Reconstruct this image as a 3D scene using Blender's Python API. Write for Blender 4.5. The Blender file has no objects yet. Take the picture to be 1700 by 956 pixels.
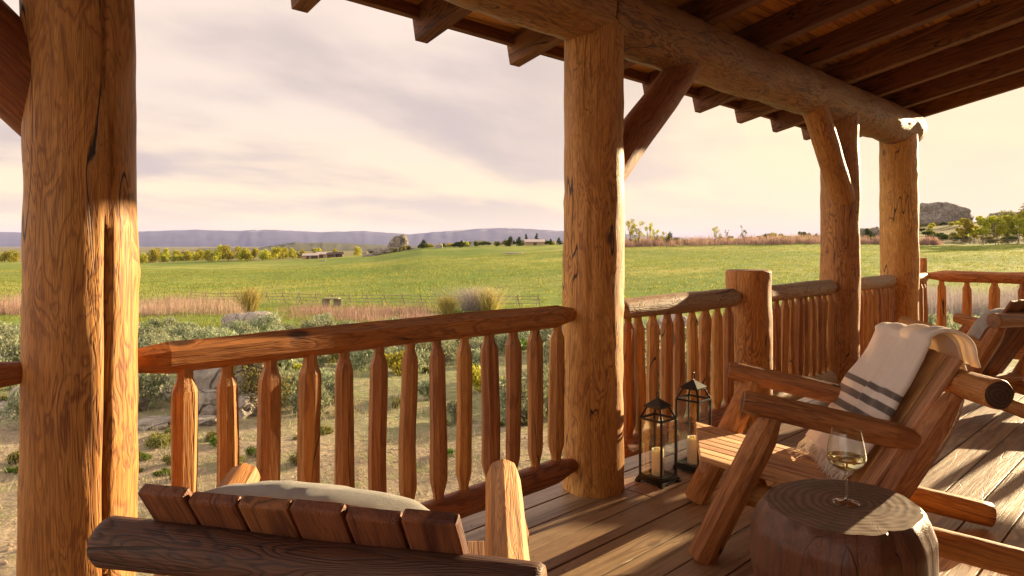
import bpy, bmesh, math, random
import numpy as np
from mathutils import Vector, Matrix, noise as mn
R = math.radians
random.seed(7); RNG = np.random.default_rng(7)
scn = bpy.context.scene
COL = scn.collection

# ------------------------------------------------------------------ frame of reference
# World X runs along the porch, world Y out towards the meadow. The camera looks 46.2 deg left of +X.
A0 = R(46.2)
VD = Vector((math.cos(A0), math.sin(A0), 0)); VR = Vector((math.sin(A0), -math.cos(A0), 0))
F = 1127.0; EYE = 1.31; HZ = 408.0
def view(px, d, z=None, y=None):
    """a place d metres deep in the direction of photo column px"""
    k = (px - 850) / F
    p = VD * d + VR * (k * d)
    if z is None: z = EYE - (y - HZ) * d / F if y is not None else 0
    return Vector((p.x, p.y, z))
def on_rail(px, Y):
    k = (px - 850) / F
    return Y * (VD.x + VR.x * k) / (VD.y + VR.y * k)

# ------------------------------------------------------------------ object helpers
def tag(o, label=None, cat=None, group=None, kind=None):
    if label: o['label'] = label
    if cat: o['category'] = cat
    if group: o['group'] = group
    if kind: o['kind'] = kind
    return o
def empty(name, loc=(0, 0, 0), rz=0, **kw):
    o = bpy.data.objects.new(name, None); COL.objects.link(o)
    o.location = loc; o.rotation_euler = (0, 0, rz); o.empty_display_size = .1
    return tag(o, **kw)
def mesh_obj(name, verts, faces, mat, parent=None, smooth=True, M=None):
    me = bpy.data.meshes.new(name)
    me.from_pydata([tuple(v) for v in verts], [], [tuple(f) for f in faces])
    return link_mesh(name, me, mat, parent, smooth, M)
def link_mesh(name, me, mat, parent=None, smooth=True, M=None):
    if smooth: me.polygons.foreach_set('use_smooth', [True] * len(me.polygons))
    for m in (mat if isinstance(mat, (list, tuple)) else [mat]): me.materials.append(m)
    me.update()
    o = bpy.data.objects.new(name, me); COL.objects.link(o)
    if parent: o.parent = parent
    if M is not None: o.matrix_local = M
    return o
def copy_tree(o, parent=None):
    c = o.copy(); COL.objects.link(c)
    if parent: c.parent = parent
    for ch in list(o.children): copy_tree(ch, c)
    return c
def frame_z(p0, p1, up=Vector((0, 0, 1))):
    z = (Vector(p1) - Vector(p0)).normalized()
    x = Vector(up).cross(z)
    if x.length < 1e-4: x = Vector((1, 0, 0)).cross(z)
    if x.length < 1e-4: x = Vector((0, 1, 0))
    x.normalize(); y = z.cross(x)
    M = Matrix((x, y, z)).transposed().to_4x4(); M.translation = Vector(p0)
    return M

def log(name, p0, p1, r0, r1, mat, parent=None, n=28, nf=0, prof=None, rough=.03, bend=.0, step=.05,
        clip=None, crack=None, knots=3, dome=.25, endmat=None, seed=None, hewn=False):
    """Peeled log: own local frame with Z along the log. nf = number of knife-hewn facets, prof = [(t, scale)] end tapers."""
    rd = random.Random(seed if seed is not None else random.random())
    p0, p1 = Vector(p0), Vector(p1); L = (p1 - p0).length
    M = frame_z(p0, p1); Mi = M.to_3x3()
    sd = rd.random() * 100; ph = rd.random() * 6.28
    if hewn: n = nf * 2; ph = 0; step = max(step, .07); rough *= .75
    ns = max(6, int(L / step))
    ts = [i / ns for i in range(ns + 1)]
    if prof:
        ts = sorted(set(ts + [p[0] for p in prof]))
    kn = [(rd.random(), rd.random() * 6.28, rd.uniform(.5, 1)) for _ in range(knots)]
    V, Fc = [], []
    def sc(t):
        if not prof: return 1
        return float(np.interp(t, [p[0] for p in prof], [p[1] for p in prof]))
    bx, by = rd.uniform(-1, 1) * bend, rd.uniform(-1, 1) * bend
    b2, b3 = rd.uniform(0, 6), rd.uniform(0, 6)
    def ring(t, rs, z):
        r = r0 + (r1 - r0) * t
        ox = bx * math.sin(math.pi * t) + bend * .35 * math.sin(t * 7 + b2) * math.sin(math.pi * t)
        oy = by * math.sin(math.pi * t) + bend * .35 * math.sin(t * 8 + b3) * math.sin(math.pi * t)
        out = []
        for j in range(n):
            a = 2 * math.pi * j / n
            q = 1.0
            if nf:
                w = math.pi / nf
                aa = (a + (0 if hewn else ph + .35 * mn.noise(Vector((0, sd, z * 1.5))))) % (2 * w)
                q = math.cos(w) / math.cos(aa - w) * (1 + .5 * (1 - math.cos(w)))
                q = .25 + .75 * q if nf > 9 else q
            q += rough * mn.noise(Vector((math.cos(a) * 1.1, math.sin(a) * 1.1 + sd, z * 2.2)))
            q += rough * .6 * mn.noise(Vector((math.cos(a) * 2.6, math.sin(a) * 2.6 - sd, z * 6.5)))
            for (kt, ka, ks) in kn:
                dz = (z - kt * L); da = (a - ka + math.pi) % (2 * math.pi) - math.pi
                e = (dz * dz + (da * r) ** 2) / (.035 ** 2)
                if e < 9: q += .05 * ks * math.exp(-e)
            if crack:
                ca, cw, cd = crack
                da = (a - ca - .06 * mn.noise(Vector((sd, 5, z * 2.5))) + math.pi) % (2 * math.pi) - math.pi
                e = abs(da) * r / cw
                if e < 1: q -= cd * (1 - e * e)
            rr = r * q * rs * sc(t)
            out.append(Vector((ox + rr * math.cos(a), oy + rr * math.sin(a), z)))
        return out
    rings = []
    e = min(dome * r0 * .35, .02)
    rings.append(ring(0, .90, 0)); rings.append(ring(0, 1, e))
    for t in ts[1:-1]: rings.append(ring(t, 1, t * L))
    rings.append(ring(1, 1, L - e)); rings.append(ring(1, .90, L))
    for rg in rings: V += rg
    m = len(rings)
    for i in range(m - 1):
        for j in range(n):
            a, b = i * n + j, i * n + (j + 1) % n
            Fc.append((a, b, b + n, a + n))
    c0 = len(V); V.append(sum(rings[0], Vector()) / n - Vector((0, 0, .004))); V.append(sum(rings[-1], Vector()) / n + Vector((0, 0, .004)))
    nside = len(Fc)
    for j in range(n):
        Fc.append((c0, (j + 1) % n, j)); Fc.append((c0 + 1, (m - 1) * n + j, (m - 1) * n + (j + 1) % n))
    if clip is not None:   # feet cut level with the floor
        ax = Mi @ Vector((0, 0, 1))
        for i, v in enumerate(V):
            w = Mi @ v + p0
            if w.z < clip: V[i] = v + Vector((0, 0, (clip - w.z) / max(ax.z, .05)))
    mats = [mat, endmat] if endmat else mat
    o = mesh_obj(name, V, Fc, mats, parent, True, M)
    if endmat:
        for p in o.data.polygons:
            if p.index >= nside: p.material_index = 1
    for p in o.data.polygons:
        if p.index >= nside or hewn: p.use_smooth = False
    return o

def box_bm(bm, sx, sy, z0, z1, cx=0, cy=0, bev=.004):
    vs = [bm.verts.new((cx + x * sx / 2, cy + y * sy / 2, z)) for z in (z0, z1) for x, y in ((-1, -1), (1, -1), (1, 1), (-1, 1))]
    fs = [(0, 3, 2, 1), (4, 5, 6, 7), (0, 1, 5, 4), (1, 2, 6, 5), (2, 3, 7, 6), (3, 0, 4, 7)]
    fa = [bm.faces.new([vs[i] for i in f]) for f in fs]
    if bev:
        ed = list({e for f in fa for e in f.edges})
        bmesh.ops.bevel(bm, geom=ed, offset=bev, segments=2, affect='EDGES', profile=.6)
def board(name, p0, p1, w, t, mat, parent=None, up=(0, 0, 1), bev=.004):
    """plank: local Z along the length, local X its width, local Y its thickness (towards 'up')"""
    p0, p1 = Vector(p0), Vector(p1); L = (p1 - p0).length
    bm = bmesh.new(); box_bm(bm, w, t, 0, L, bev=bev)
    me = bpy.data.meshes.new(name); bm.to_mesh(me); bm.free()
    return link_mesh(name, me, mat, parent, False, frame_z(p0, p1, up))
def lathe(name, prof, mat, parent=None, n=40, M=None, close=True):
    V, Fc = [], []
    for (r, z) in prof:
        for j in range(n):
            a = 2 * math.pi * j / n; V.append((max(r, 1e-5) * math.cos(a), max(r, 1e-5) * math.sin(a), z))
    for i in range(len(prof) - 1):
        for j in range(n):
            a, b = i * n + j, i * n + (j + 1) % n
            Fc.append((a, b, b + n, a + n))
    me_o = mesh_obj(name, V, Fc, mat, parent, True, M)
    return me_o
def fast_mesh(name, V, Q, mat, parent=None, smooth=False, loc=None):
    """V (n,3) float array, Q (m,k) int array"""
    me = bpy.data.meshes.new(name)
    k = Q.shape[1]
    me.vertices.add(len(V)); me.vertices.foreach_set('co', np.asarray(V, np.float32).ravel())
    me.loops.add(Q.size); me.loops.foreach_set('vertex_index', np.asarray(Q, np.int32).ravel())
    me.polygons.add(len(Q)); me.polygons.foreach_set('loop_start', np.arange(0, Q.size, k, dtype=np.int32))
    me.update(calc_edges=True); me.validate()
    o = link_mesh(name, me, mat, parent, smooth)
    if loc is not None: o.location = loc
    return o

# ------------------------------------------------------------------ node helpers
def new_mat(name):
    m = bpy.data.materials.new(name); m.use_nodes = True
    nt = m.node_tree; nt.nodes.clear()
    return m, nt
class G:
    def __init__(s, nt): s.nt = nt
    def n(s, t, **kw):
        nd = s.nt.nodes.new(t)
        for k, v in kw.items():
            if hasattr(nd, k) and k not in ('Scale', 'Detail'): setattr(nd, k, v)
        return nd
    def put(s, sock, v):
        if isinstance(v, bpy.types.NodeSocket): s.nt.links.new(v, sock)
        elif v is not None: sock.default_value = v
    def math(s, op, a, b=None, c=None, clamp=False):
        nd = s.n('ShaderNodeMath', operation=op); nd.use_clamp = clamp
        s.put(nd.inputs[0], a); s.put(nd.inputs[1], b)
        if c is not None: s.put(nd.inputs[2], c)
        return nd.outputs[0]
    def vmath(s, op, a, b=None):
        nd = s.n('ShaderNodeVectorMath', operation=op); s.put(nd.inputs[0], a)
        if b is not None:
            if op == 'SCALE': s.put(nd.inputs['Scale'], b)
            else: s.put(nd.inputs[1], b)
        return nd.outputs[0]
    def noise(s, vec, scale, detail=3, rough=.55, dist=0, out='Fac'):
        nd = s.n('ShaderNodeTexNoise'); s.put(nd.inputs['Vector'], vec); s.put(nd.inputs['Scale'], scale)
        nd.inputs['Detail'].default_value = detail; nd.inputs['Roughness'].default_value = rough; nd.inputs['Distortion'].default_value = dist
        return nd.outputs[out]
    def voro(s, vec, scale, feature='F1', rand=1, out='Distance'):
        nd = s.n('ShaderNodeTexVoronoi', feature=feature); s.put(nd.inputs['Vector'], vec); s.put(nd.inputs['Scale'], scale)
        nd.inputs['Randomness'].default_value = rand
        return nd.outputs[out]
    def ramp(s, fac, stops, interp='LINEAR'):
        nd = s.n('ShaderNodeValToRGB'); nd.color_ramp.interpolation = interp
        cr = nd.color_ramp
        while len(cr.elements) < len(stops): cr.elements.new(.5)
        for e, (p, c) in zip(cr.elements, stops):
            e.position = p; e.color = c if len(c) == 4 else (*c, 1)
        s.put(nd.inputs[0], fac); return nd.outputs[0]
    def mr(s, v, a, b, c=0, d=1, smooth=False):
        nd = s.n('ShaderNodeMapRange'); nd.clamp = True
        if smooth: nd.interpolation_type = 'SMOOTHSTEP'
        s.put(nd.inputs[0], v)
        for i, x in zip((1, 2, 3, 4), (a, b, c, d)): s.put(nd.inputs[i], x)
        return nd.outputs[0]
    def mix(s, f, a, b, blend='MIX'):
        nd = s.n('ShaderNodeMix', data_type='RGBA', blend_type=blend)
        s.put(nd.inputs[0], f)
        s.put(nd.inputs[6], (*a, 1) if isinstance(a, tuple) and len(a) == 3 else a)
        s.put(nd.inputs[7], (*b, 1) if isinstance(b, tuple) and len(b) == 3 else b)
        return nd.outputs[2]
    def mapping(s, vec, scale=(1, 1, 1), loc=(0, 0, 0), rot=(0, 0, 0)):
        nd = s.n('ShaderNodeMapping'); s.put(nd.inputs[0], vec)
        nd.inputs['Scale'].default_value = scale; nd.inputs['Rotation'].default_value = rot; s.put(nd.inputs['Location'], loc)
        return nd.outputs[0]
    def bump(s, h, strength=.5, dist=.01, normal=None):
        nd = s.n('ShaderNodeBump'); nd.inputs['Strength'].default_value = strength; nd.inputs['Distance'].default_value = dist
        s.put(nd.inputs['Height'], h)
        if normal: s.put(nd.inputs['Normal'], normal)
        return nd.outputs[0]
    def pbr(s, color, rough=.5, normal=None, out=True, **kw):
        nd = s.n('ShaderNodeBsdfPrincipled')
        s.put(nd.inputs['Base Color'], (*color, 1) if isinstance(color, tuple) and len(color) == 3 else color)
        s.put(nd.inputs['Roughness'], rough)
        if normal: s.put(nd.inputs['Normal'], normal)
        for k, v in kw.items(): s.put(nd.inputs[k.replace('_', ' ')], v)
        if out:
            o = s.n('ShaderNodeOutputMaterial'); s.nt.links.new(nd.outputs[0], o.inputs[0])
        return nd
    def out(s, sh):
        o = s.n('ShaderNodeOutputMaterial'); s.nt.links.new(sh, o.inputs[0])

def wood(name, light, mid, dark, rings=24, gs=7.0, stretch=.26, rough=.58, bump=.5, cracks=1.0, grey=0.0, knots=1.0, island=False, coat=.07, grime=.25, con=1.0):
    m, nt = new_mat(name); g = G(nt)
    tc = g.n('ShaderNodeTexCoord').outputs['Object']
    rnd = g.n('ShaderNodeObjectInfo').outputs['Random']
    off = g.math('MULTIPLY', rnd, 37.0)
    if island:
        ri = g.n('ShaderNodeNewGeometry').outputs['Random Per Island']
        off = g.math('ADD', off, g.math('MULTIPLY', ri, 53.0))
        rnd = ri
    cb = g.n('ShaderNodeCombineXYZ'); g.put(cb.inputs[0], off); g.put(cb.inputs[1], off); g.put(cb.inputs[2], g.math('MULTIPLY', off, 1.7))
    P = g.vmath('ADD', tc, cb.outputs[0])
    Ps = g.mapping(P, (1, 1, stretch))
    # knots warp the grain
    Pk = g.mapping(P, (1, 1, .55))
    kd = g.voro(Pk, 3.6)
    kb = g.math('POWER', g.math('SUBTRACT', 1.0, kd, clamp=True), 6.0)
    n1 = g.noise(Ps, gs, 3.2, .5, .7)
    v = g.math('ADD', n1, g.math('MULTIPLY', kb, .22 * knots))
    v = g.math('ADD', v, g.math('MULTIPLY', g.noise(Ps, gs * 3.2, 2, .5), .07))
    w = g.math('SINE', g.math('MULTIPLY', v, rings * 6.283))
    w = g.math('ADD', g.math('MULTIPLY', w, .5), .5)
    w = g.math('POWER', w, 2.6)
    fl = g.math('POWER', g.math('ADD', g.math('MULTIPLY', g.math('SINE', g.math('MULTIPLY', g.noise(g.mapping(P, (1, 1, .045)), 30, 2.5, .6, .3), 120)), .5), .5), 3.0)
    fib = g.noise(g.mapping(P, (1, 1, .03)), 110, 3, .6)
    patch = g.noise(g.mapping(P, (1, 1, .35)), 2.6, 4, .6)
    base = g.ramp(g.mr(patch, .3, .72), [(0, mid), (1, light)])
    contrast = g.mr(g.noise(g.mapping(P, (1, 1, .5)), 4.5, 3), .36, .60, .30, 1.0)
    col = g.mix(g.math('MULTIPLY', g.math('MULTIPLY', w, contrast), con), base, dark)
    col = g.mix(g.mr(fib, .35, .7, 0, .42), col, dark)
    col = g.mix(g.math('MULTIPLY', fl, g.mr(contrast, .3, 1, .50, .18)), col, dark)
    kcore = g.mr(kd, .06, .11, 1, 0)
    ksel = g.math('GREATER_THAN', g.voro(Pk, 3.6, out='Color'), .36)
    kcore = g.math('MULTIPLY', kcore, g.math('MULTIPLY', ksel, knots))
    col = g.mix(g.math('MULTIPLY', kcore, .85), col, tuple(c * .3 for c in dark))
    # drying checks: long thin dark lines
    Pc = g.mapping(P, (1, 1, .10))
    cn = g.noise(Pc, 7.0, 1.5, .5)
    cr = g.math('ABSOLUTE', g.math('SUBTRACT', cn, .5))
    crm = g.mr(cr, .001, .0048, 1, 0)
    crm = g.math('MULTIPLY', crm, g.mr(g.noise(P, 1.9, 1), .43, .52))
    crm = g.math('MULTIPLY', crm, cracks)
    col = g.mix(crm, col, (.018, .008, .004))
    if grime: 
        gm = g.mr(g.noise(P, 9, 5, .7), .56, .74, 0, grime)
        col = g.mix(gm, col, tuple(c * .45 for c in dark))
    if grey: 
        gm = g.mr(g.noise(g.mapping(P, (1, 1, .3)), 5, 4, .6), .4, .65, 0, grey)
        col = g.mix(gm, col, (.30, .25, .19))
    hv = g.n('ShaderNodeHueSaturation'); g.put(hv.inputs['Color'], col); g.put(hv.inputs['Value'], g.mr(rnd, 0, 1, .74, 1.18)); g.put(hv.inputs['Hue'], g.mr(rnd, 0, 1, .493, .508))
    h = g.math('ADD', g.math('ADD', g.math('MULTIPLY', w, -.40), g.math('MULTIPLY', fl, -.25)), g.math('MULTIPLY', fib, .6))
    h = g.math('ADD', h, g.math('MULTIPLY', crm, -3.0))
    h = g.math('ADD', h, g.math('MULTIPLY', kcore, -1.0))
    nrm = g.bump(h, bump, .004)
    ro = g.math('ADD', rough, g.math('MULTIPLY', fib, .15))
    g.pbr(hv.outputs[0], ro, nrm, Coat_Weight=coat, Coat_Roughness=.35)
    return m

# wood colours are the stain; the pale rails also have sunlight put in
W_POST = wood('post_wood', (.74, .38, .095), (.56, .22, .042), (.17, .045, .010), gs=14, rings=9, stretch=.22, con=.8)
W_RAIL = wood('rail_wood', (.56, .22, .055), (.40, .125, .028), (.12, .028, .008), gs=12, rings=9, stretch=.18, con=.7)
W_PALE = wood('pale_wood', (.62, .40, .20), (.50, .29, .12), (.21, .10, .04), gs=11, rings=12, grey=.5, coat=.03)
W_BAL = wood('baluster_wood', (.68, .33, .09), (.52, .20, .042), (.19, .052, .012), gs=13, rings=7, stretch=.09, con=.6)
W_BEAM = wood('beam_wood', (.50, .25, .075), (.38, .155, .038), (.11, .034, .010), gs=12, rings=9, stretch=.2, grey=.15, grime=.6)
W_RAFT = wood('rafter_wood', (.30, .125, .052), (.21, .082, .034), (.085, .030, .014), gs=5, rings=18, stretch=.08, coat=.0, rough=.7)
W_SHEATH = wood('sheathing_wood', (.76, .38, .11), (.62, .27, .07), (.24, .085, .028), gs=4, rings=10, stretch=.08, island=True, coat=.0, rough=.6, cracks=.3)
W_CHAIR = wood('chair_wood', (.66, .32, .095), (.50, .205, .050), (.17, .050, .014), gs=12, rings=8, stretch=.14, con=.6, coat=.12)
W_DARK = wood('dark_chair_wood', (.20, .080, .030), (.13, .048, .020), (.05, .016, .008), gs=6, grey=.12)
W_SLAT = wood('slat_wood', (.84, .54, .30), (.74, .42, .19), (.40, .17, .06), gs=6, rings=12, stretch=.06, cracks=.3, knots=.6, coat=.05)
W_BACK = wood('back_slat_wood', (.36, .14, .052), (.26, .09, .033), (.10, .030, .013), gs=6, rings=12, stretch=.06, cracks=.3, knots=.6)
W_DECK = wood('deck_wood', (.52, .345, .20), (.40, .25, .14), (.19, .11, .06), gs=5, rings=9, stretch=.045, island=True, coat=.18, rough=.42, cracks=.35, knots=.5, bump=.35, grey=.15)
W_STUMP = wood('stump_wood', (.22, .085, .038), (.15, .052, .024), (.05, .017, .010), gs=5, rings=9, stretch=.12, cracks=1.2, coat=.25, rough=.42)

def endgrain(name, light, dark, scale=150, cx=.0, cy=.0):
    m, nt = new_mat(name); g = G(nt)
    tc = g.n('ShaderNodeTexCoord').outputs['Object']
    P = g.vmath('ADD', g.mapping(tc, (1, 1, 0), (cx, cy, 0)), g.vmath('SCALE', g.vmath('SUBTRACT', g.noise(tc, 7, 2, out='Color'), (.5, .5, .5)), .05))
    ln = g.n('ShaderNodeVectorMath', operation='LENGTH'); g.put(ln.inputs[0], P)
    w = g.math('SINE', g.math('MULTIPLY', ln.outputs['Value'], g.math('ADD', scale, g.math('MULTIPLY', g.noise(tc, 2, 1), 8))))
    w = g.math('ADD', g.math('MULTIPLY', w, .5), .5)
    sp = g.n('ShaderNodeSeparateXYZ'); g.put(sp.inputs[0], P)
    ang = g.math('ARCTAN2', sp.outputs[1], sp.outputs[0])
    cb = g.n('ShaderNodeCombineXYZ'); g.put(cb.inputs[0], g.math('MULTIPLY', ang, 3.0)); g.put(cb.inputs[1], g.math('MULTIPLY', ln.outputs['Value'], .8))
    cr = g.mr(g.math('ABSOLUTE', g.math('SUBTRACT', g.noise(cb.outputs[0], 2.2, 2), .5)), .002, .007, 1, 0)
    cr = g.math('MULTIPLY', cr, g.mr(g.noise(tc, 6, 1), .42, .55))
    c = g.mix(w, light, dark); c = g.mix(g.mr(g.noise(tc, 14, 5, .65), .4, .7, 0, .6), c, tuple(x * .6 for x in dark))
    c = g.mix(cr, c, (.01, .006, .004))
    g.pbr(c, .6, g.bump(g.math('SUBTRACT', w, g.math('MULTIPLY', cr, 2.5)), .15, .003))
    return m
E_STUMP = endgrain('stump_end_grain', (.26, .165, .105), (.15, .09, .055), 240, -.04, .03)
E_LOG = endgrain('log_end_grain', (.40, .22, .11), (.22, .10, .045), 420)
E_DARK = endgrain('dark_end_grain', (.10, .055, .035), (.05, .026, .018), 420)

def simple(name, col, rough=.5, **kw):
    m, nt = new_mat(name); g = G(nt)
    tc = g.n('ShaderNodeTexCoord').outputs['Object']
    c = g.mix(g.mr(g.noise(tc, 9, 5, .6), .3, .7), tuple(x * .8 for x in col), tuple(min(1, x * 1.15) for x in col))
    g.pbr(c, rough, g.bump(g.noise(tc, 60, 3), .15, .002), **kw)
    return m

# ------------------------------------------------------------------ camera
cam = bpy.data.objects.new('camera', bpy.data.cameras.new('camera')); COL.objects.link(cam)
cam.location = (0, 0, EYE); cam.rotation_euler = (R(90), 0, A0 - R(90))
cam.data.sensor_width = 36; cam.data.lens = F / 1700 * 36; cam.data.shift_y = -(478 - HZ) / 1700
cam.data.clip_start = .05; cam.data.clip_end = 200000
scn.camera = cam

# ------------------------------------------------------------------ light and sky
SUN_EL, SUN_AZ = R(10.3), R(-4.5)     # azimuth from world +X, towards the inside of the porch
sv = Vector((math.cos(SUN_EL) * math.cos(SUN_AZ), math.cos(SUN_EL) * math.sin(SUN_AZ), math.sin(SUN_EL)))
sun = bpy.data.objects.new('sun', bpy.data.lights.new('sun', 'SUN')); COL.objects.link(sun)
sun.data.energy = 5.0; sun.data.angle = R(.55); sun.data.color = (1, .74, .42)
sun.rotation_euler = sv.to_track_quat('Z', 'Y').to_euler(); sun.location = (20, 0, 20)
w = bpy.data.worlds.new('World'); scn.world = w; w.use_nodes = True
nt = w.node_tree; nt.nodes.clear(); g = G(nt)
sky = g.n('ShaderNodeTexSky'); sky.sky_type = 'NISHITA'; sky.sun_disc = False
sky.sun_elevation = SUN_EL; sky.sun_rotation = R(90) - SUN_AZ; sky.air_density = 1.2; sky.dust_density = 2.0
D = g.n('ShaderNodeTexCoord').outputs['Generated']
sp = g.n('ShaderNodeSeparateXYZ'); g.put(sp.inputs[0], D)
# clouds lie in a flat deck: project the direction on to it
zz = g.math('ADD', g.math('MAXIMUM', sp.outputs[2], 0.0), .14)
cb = g.n('ShaderNodeCombineXYZ')
g.put(cb.inputs[0], g.math('DIVIDE', sp.outputs[0], zz)); g.put(cb.inputs[1], g.math('DIVIDE', sp.outputs[1], zz))
U = g.mapping(cb.outputs[0], (.55, .8, 1), (3.1, 1.7, 0), (0, 0, R(-44)))
n1 = g.noise(U, .8, 4, .5, .3); n2 = g.noise(U, 1.25, 5, .5, .25)
sunw = g.n('ShaderNodeVectorMath', operation='DOT_PRODUCT'); g.put(sunw.inputs[0], D); sunw.inputs[1].default_value = (math.cos(R(-4)), math.sin(R(-4)), .0)
near = g.mr(sunw.outputs['Value'], .55, 1.0, 0, 1, True)
low = g.mr(sp.outputs[2], .0, .22, 1, 0, True)
cream = g.mix(g.math('MAXIMUM', near, low), (4.15, 3.38, 2.88), (5.2, 4.05, 2.45))
lilac = g.mix(near, (2.80, 2.34, 2.20), (4.3, 3.38, 2.50))
n3 = g.noise(g.mapping(U, (1, 2.2, 1)), 3.4, 6, .6, .4)
bandm = g.mr(g.math('ADD', g.math('MULTIPLY', n2, .9), g.math('MULTIPLY', n3, .1)), .39, .62, 0, 1, True)
cl = g.mix(g.math('MULTIPLY', bandm, g.math('MULTIPLY', g.mr(near, 0, 1, .95, .55), g.mr(sp.outputs[2], .0, .10, .25, 1, True))), cream, lilac)
cover = g.mr(n1, .25, .40, .8, 1, True)
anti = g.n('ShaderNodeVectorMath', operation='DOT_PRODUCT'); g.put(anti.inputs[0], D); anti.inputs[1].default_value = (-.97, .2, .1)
cl = g.vmath('SCALE', cl, g.mr(anti.outputs['Value'], .16, .75, 1, 2.3, True))   # unseen sky off to the left brightened as added fill for the porch
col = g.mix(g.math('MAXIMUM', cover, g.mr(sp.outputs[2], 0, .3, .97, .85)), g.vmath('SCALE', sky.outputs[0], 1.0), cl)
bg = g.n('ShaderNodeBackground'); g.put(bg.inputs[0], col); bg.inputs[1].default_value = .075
o = g.n('ShaderNodeOutputWorld'); nt.links.new(bg.outputs[0], o.inputs[0])
scn.view_settings.view_transform = 'Standard'; scn.view_settings.look = 'None'; scn.view_settings.gamma = 1
scn.view_settings.exposure = 1.72
scn.cycles.use_denoising = True; scn.cycles.max_bounces = 10; scn.cycles.diffuse_bounces = 5
scn.cycles.transparent_max_bounces = 16; scn.cycles.caustics_reflective = False; scn.cycles.caustics_refractive = True; scn.cycles.sample_clamp_indirect = 5; scn.cycles.transmission_bounces = 12
scn.cycles.volume_bounces = 0

# ------------------------------------------------------------------ terrain
PX = np.array([-1500., 0, 230, 430, 620, 700, 800, 930, 1040, 1200, 1400, 1530, 1700, 3200])
RAD = np.array([0., 7, 12, 20, 36, 60, 0, 0, 520, 1500, 4000, 90000])   # index 6 = meadow edge, 7 = just beyond
EDGE = np.array([420., 420, 400, 400, 390, 370, 330, 300, 230, 220, 215, 215, 215, 215])
ZEDGE = np.array([-9.5, -9.0, -9.0, -7.6, -4.4, -.2, 1.2, 1.8, 1.0, 1.4, 1.7, 1.8, 1.8, 2])
Z60 = np.array([-4.1, -4.1, -4.1, -4.1, -4.0, -4.0, -4.0, -4.0, -3.6, -3.4, -3.2, -3.2, -3.2, -3.2])
Z500 = np.array([-11., -11, -11, -10, -7, -3, .8, 1.8, 3.5, 5.2, 11, 15, 22, 22])
Z1500 = np.array([-14., -14, -14, -14, -14, -14, -12, -9, -6, 0, 2, 2, 2, 2])
def terrain(X, Y, detail=True):
    X = np.asarray(X, float); Y = np.asarray(Y, float)
    d = X * VD.x + Y * VD.y; xr = X * VR.x + Y * VR.y; r = np.hypot(X, Y)
    k = np.where(d > .05 * r, xr / np.maximum(d, .05 * r + 1e-6), np.sign(xr) * 2.5)
    px = 850 + F * np.clip(k, -2.08, 2.08)
    rr = r / np.sqrt(1 + np.clip(k, -2.08, 2.08) ** 2)
    ed = np.interp(px, PX, EDGE); ze = np.interp(px, PX, ZEDGE); z6 = np.interp(px, PX, Z60)
    z5 = np.interp(px, PX, Z500); z15 = np.interp(px, PX, Z1500)
    z = np.interp(rr, [0, 7, 12, 20, 36, 60], [-.62, -.72, -.98, -1.72, -3.0, -4.1]) + (z6 + 4.1) * np.clip((rr - 12) / 48, 0, 1)
    t = np.clip((rr - 60) / (ed - 60), 0, 1); zm = z6 + (ze - z6) * (t * .75 + .25 * t * t * (3 - 2 * t))
    z = np.where(rr > 60, zm, z)
    t = np.clip((rr - ed) / (520 - ed), 0, 1); z = np.where(rr > ed, ze + (z5 - ze) * t * t * (3 - 2 * t), z)
    t = np.clip((rr - 520) / 980, 0, 1); z = np.where(rr > 520, z5 + (z15 - z5) * t, z)
    t = np.clip((rr - 1500) / 2500, 0, 1); z = np.where(rr > 1500, z15 + (-16 - z15) * t, z)
    return z
def ground(x, y):
    return float(terrain(x, y)) + bumps(x, y)
def bumps(x, y):
    r = math.hypot(x, y)
    b = .05 * mn.noise(Vector((x * .9, y * .9, 0))) + .025 * mn.noise(Vector((x * 3.1, y * 3.1, 4)))
    if r > 9: b += min(1, (r - 9) / 12) * .16 * mn.noise(Vector((x * .21, y * .21, 9)))
    if r > 60: b += min(1, (r - 60) / 90) * (.9 * mn.noise(Vector((x * .016, y * .03, 2))) + .22 * mn.noise(Vector((x * .06, y * .10, 6))))
    if r > 260: b += min(1, (r - 260) / 200) * 1.6 * mn.noise(Vector((x * .012, y * .012, 5)))
    return b
az = np.concatenate([np.linspace(-52, 52, 460), np.linspace(52, 308, 90)[1:-1]])
rr = np.concatenate([[.01], np.geomspace(1.2, 60, 150), np.geomspace(60, 700, 110)[1:], np.geomspace(700, 90000, 40)[1:]])
AZ, RR = np.meshgrid(A0 - np.radians(az), rr)
TX, TY = RR * np.cos(AZ), RR * np.sin(AZ)
TZ = terrain(TX, TY)
bz = np.array([bumps(x, y) for x, y in zip(TX.ravel(), TY.ravel())]).reshape(TX.shape)
TZ = TZ + bz
na, nr = len(az), len(rr)
idx = np.arange(nr * na).reshape(nr, na); nx = np.roll(idx, -1, 1)
Q = np.stack([idx[:-1], nx[:-1], nx[1:], idx[1:]], -1).reshape(-1, 4)
m, nt = new_mat('ground_cover'); g = G(nt)
P = g.n('ShaderNodeNewGeometry').outputs['Position']
att = g.n('ShaderNodeAttribute', attribute_name='zone').outputs['Color']
sz = g.n('ShaderNodeSeparateColor'); g.put(sz.inputs[0], att)
def col3(a, b, c, s, det=6): return g.ramp(g.noise(P, s, det, .65), [(.28, a), (.5, b), (.72, c)])
dirt = g.mix(g.mr(g.noise(P, 14, 6, .7), .35, .65), col3((.27, .21, .14), (.37, .30, .21), (.48, .40, .30), 1.1), (.23, .18, .11))
dirt = g.mix(g.mr(g.noise(P, 1.7, 6, .7), .50, .62, 0, .75), dirt, (.20, .21, .09))
dirt = g.mix(g.mr(g.noise(P, 45, 3, .7), .55, .7, 0, .4), dirt, (.16, .12, .08))
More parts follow.
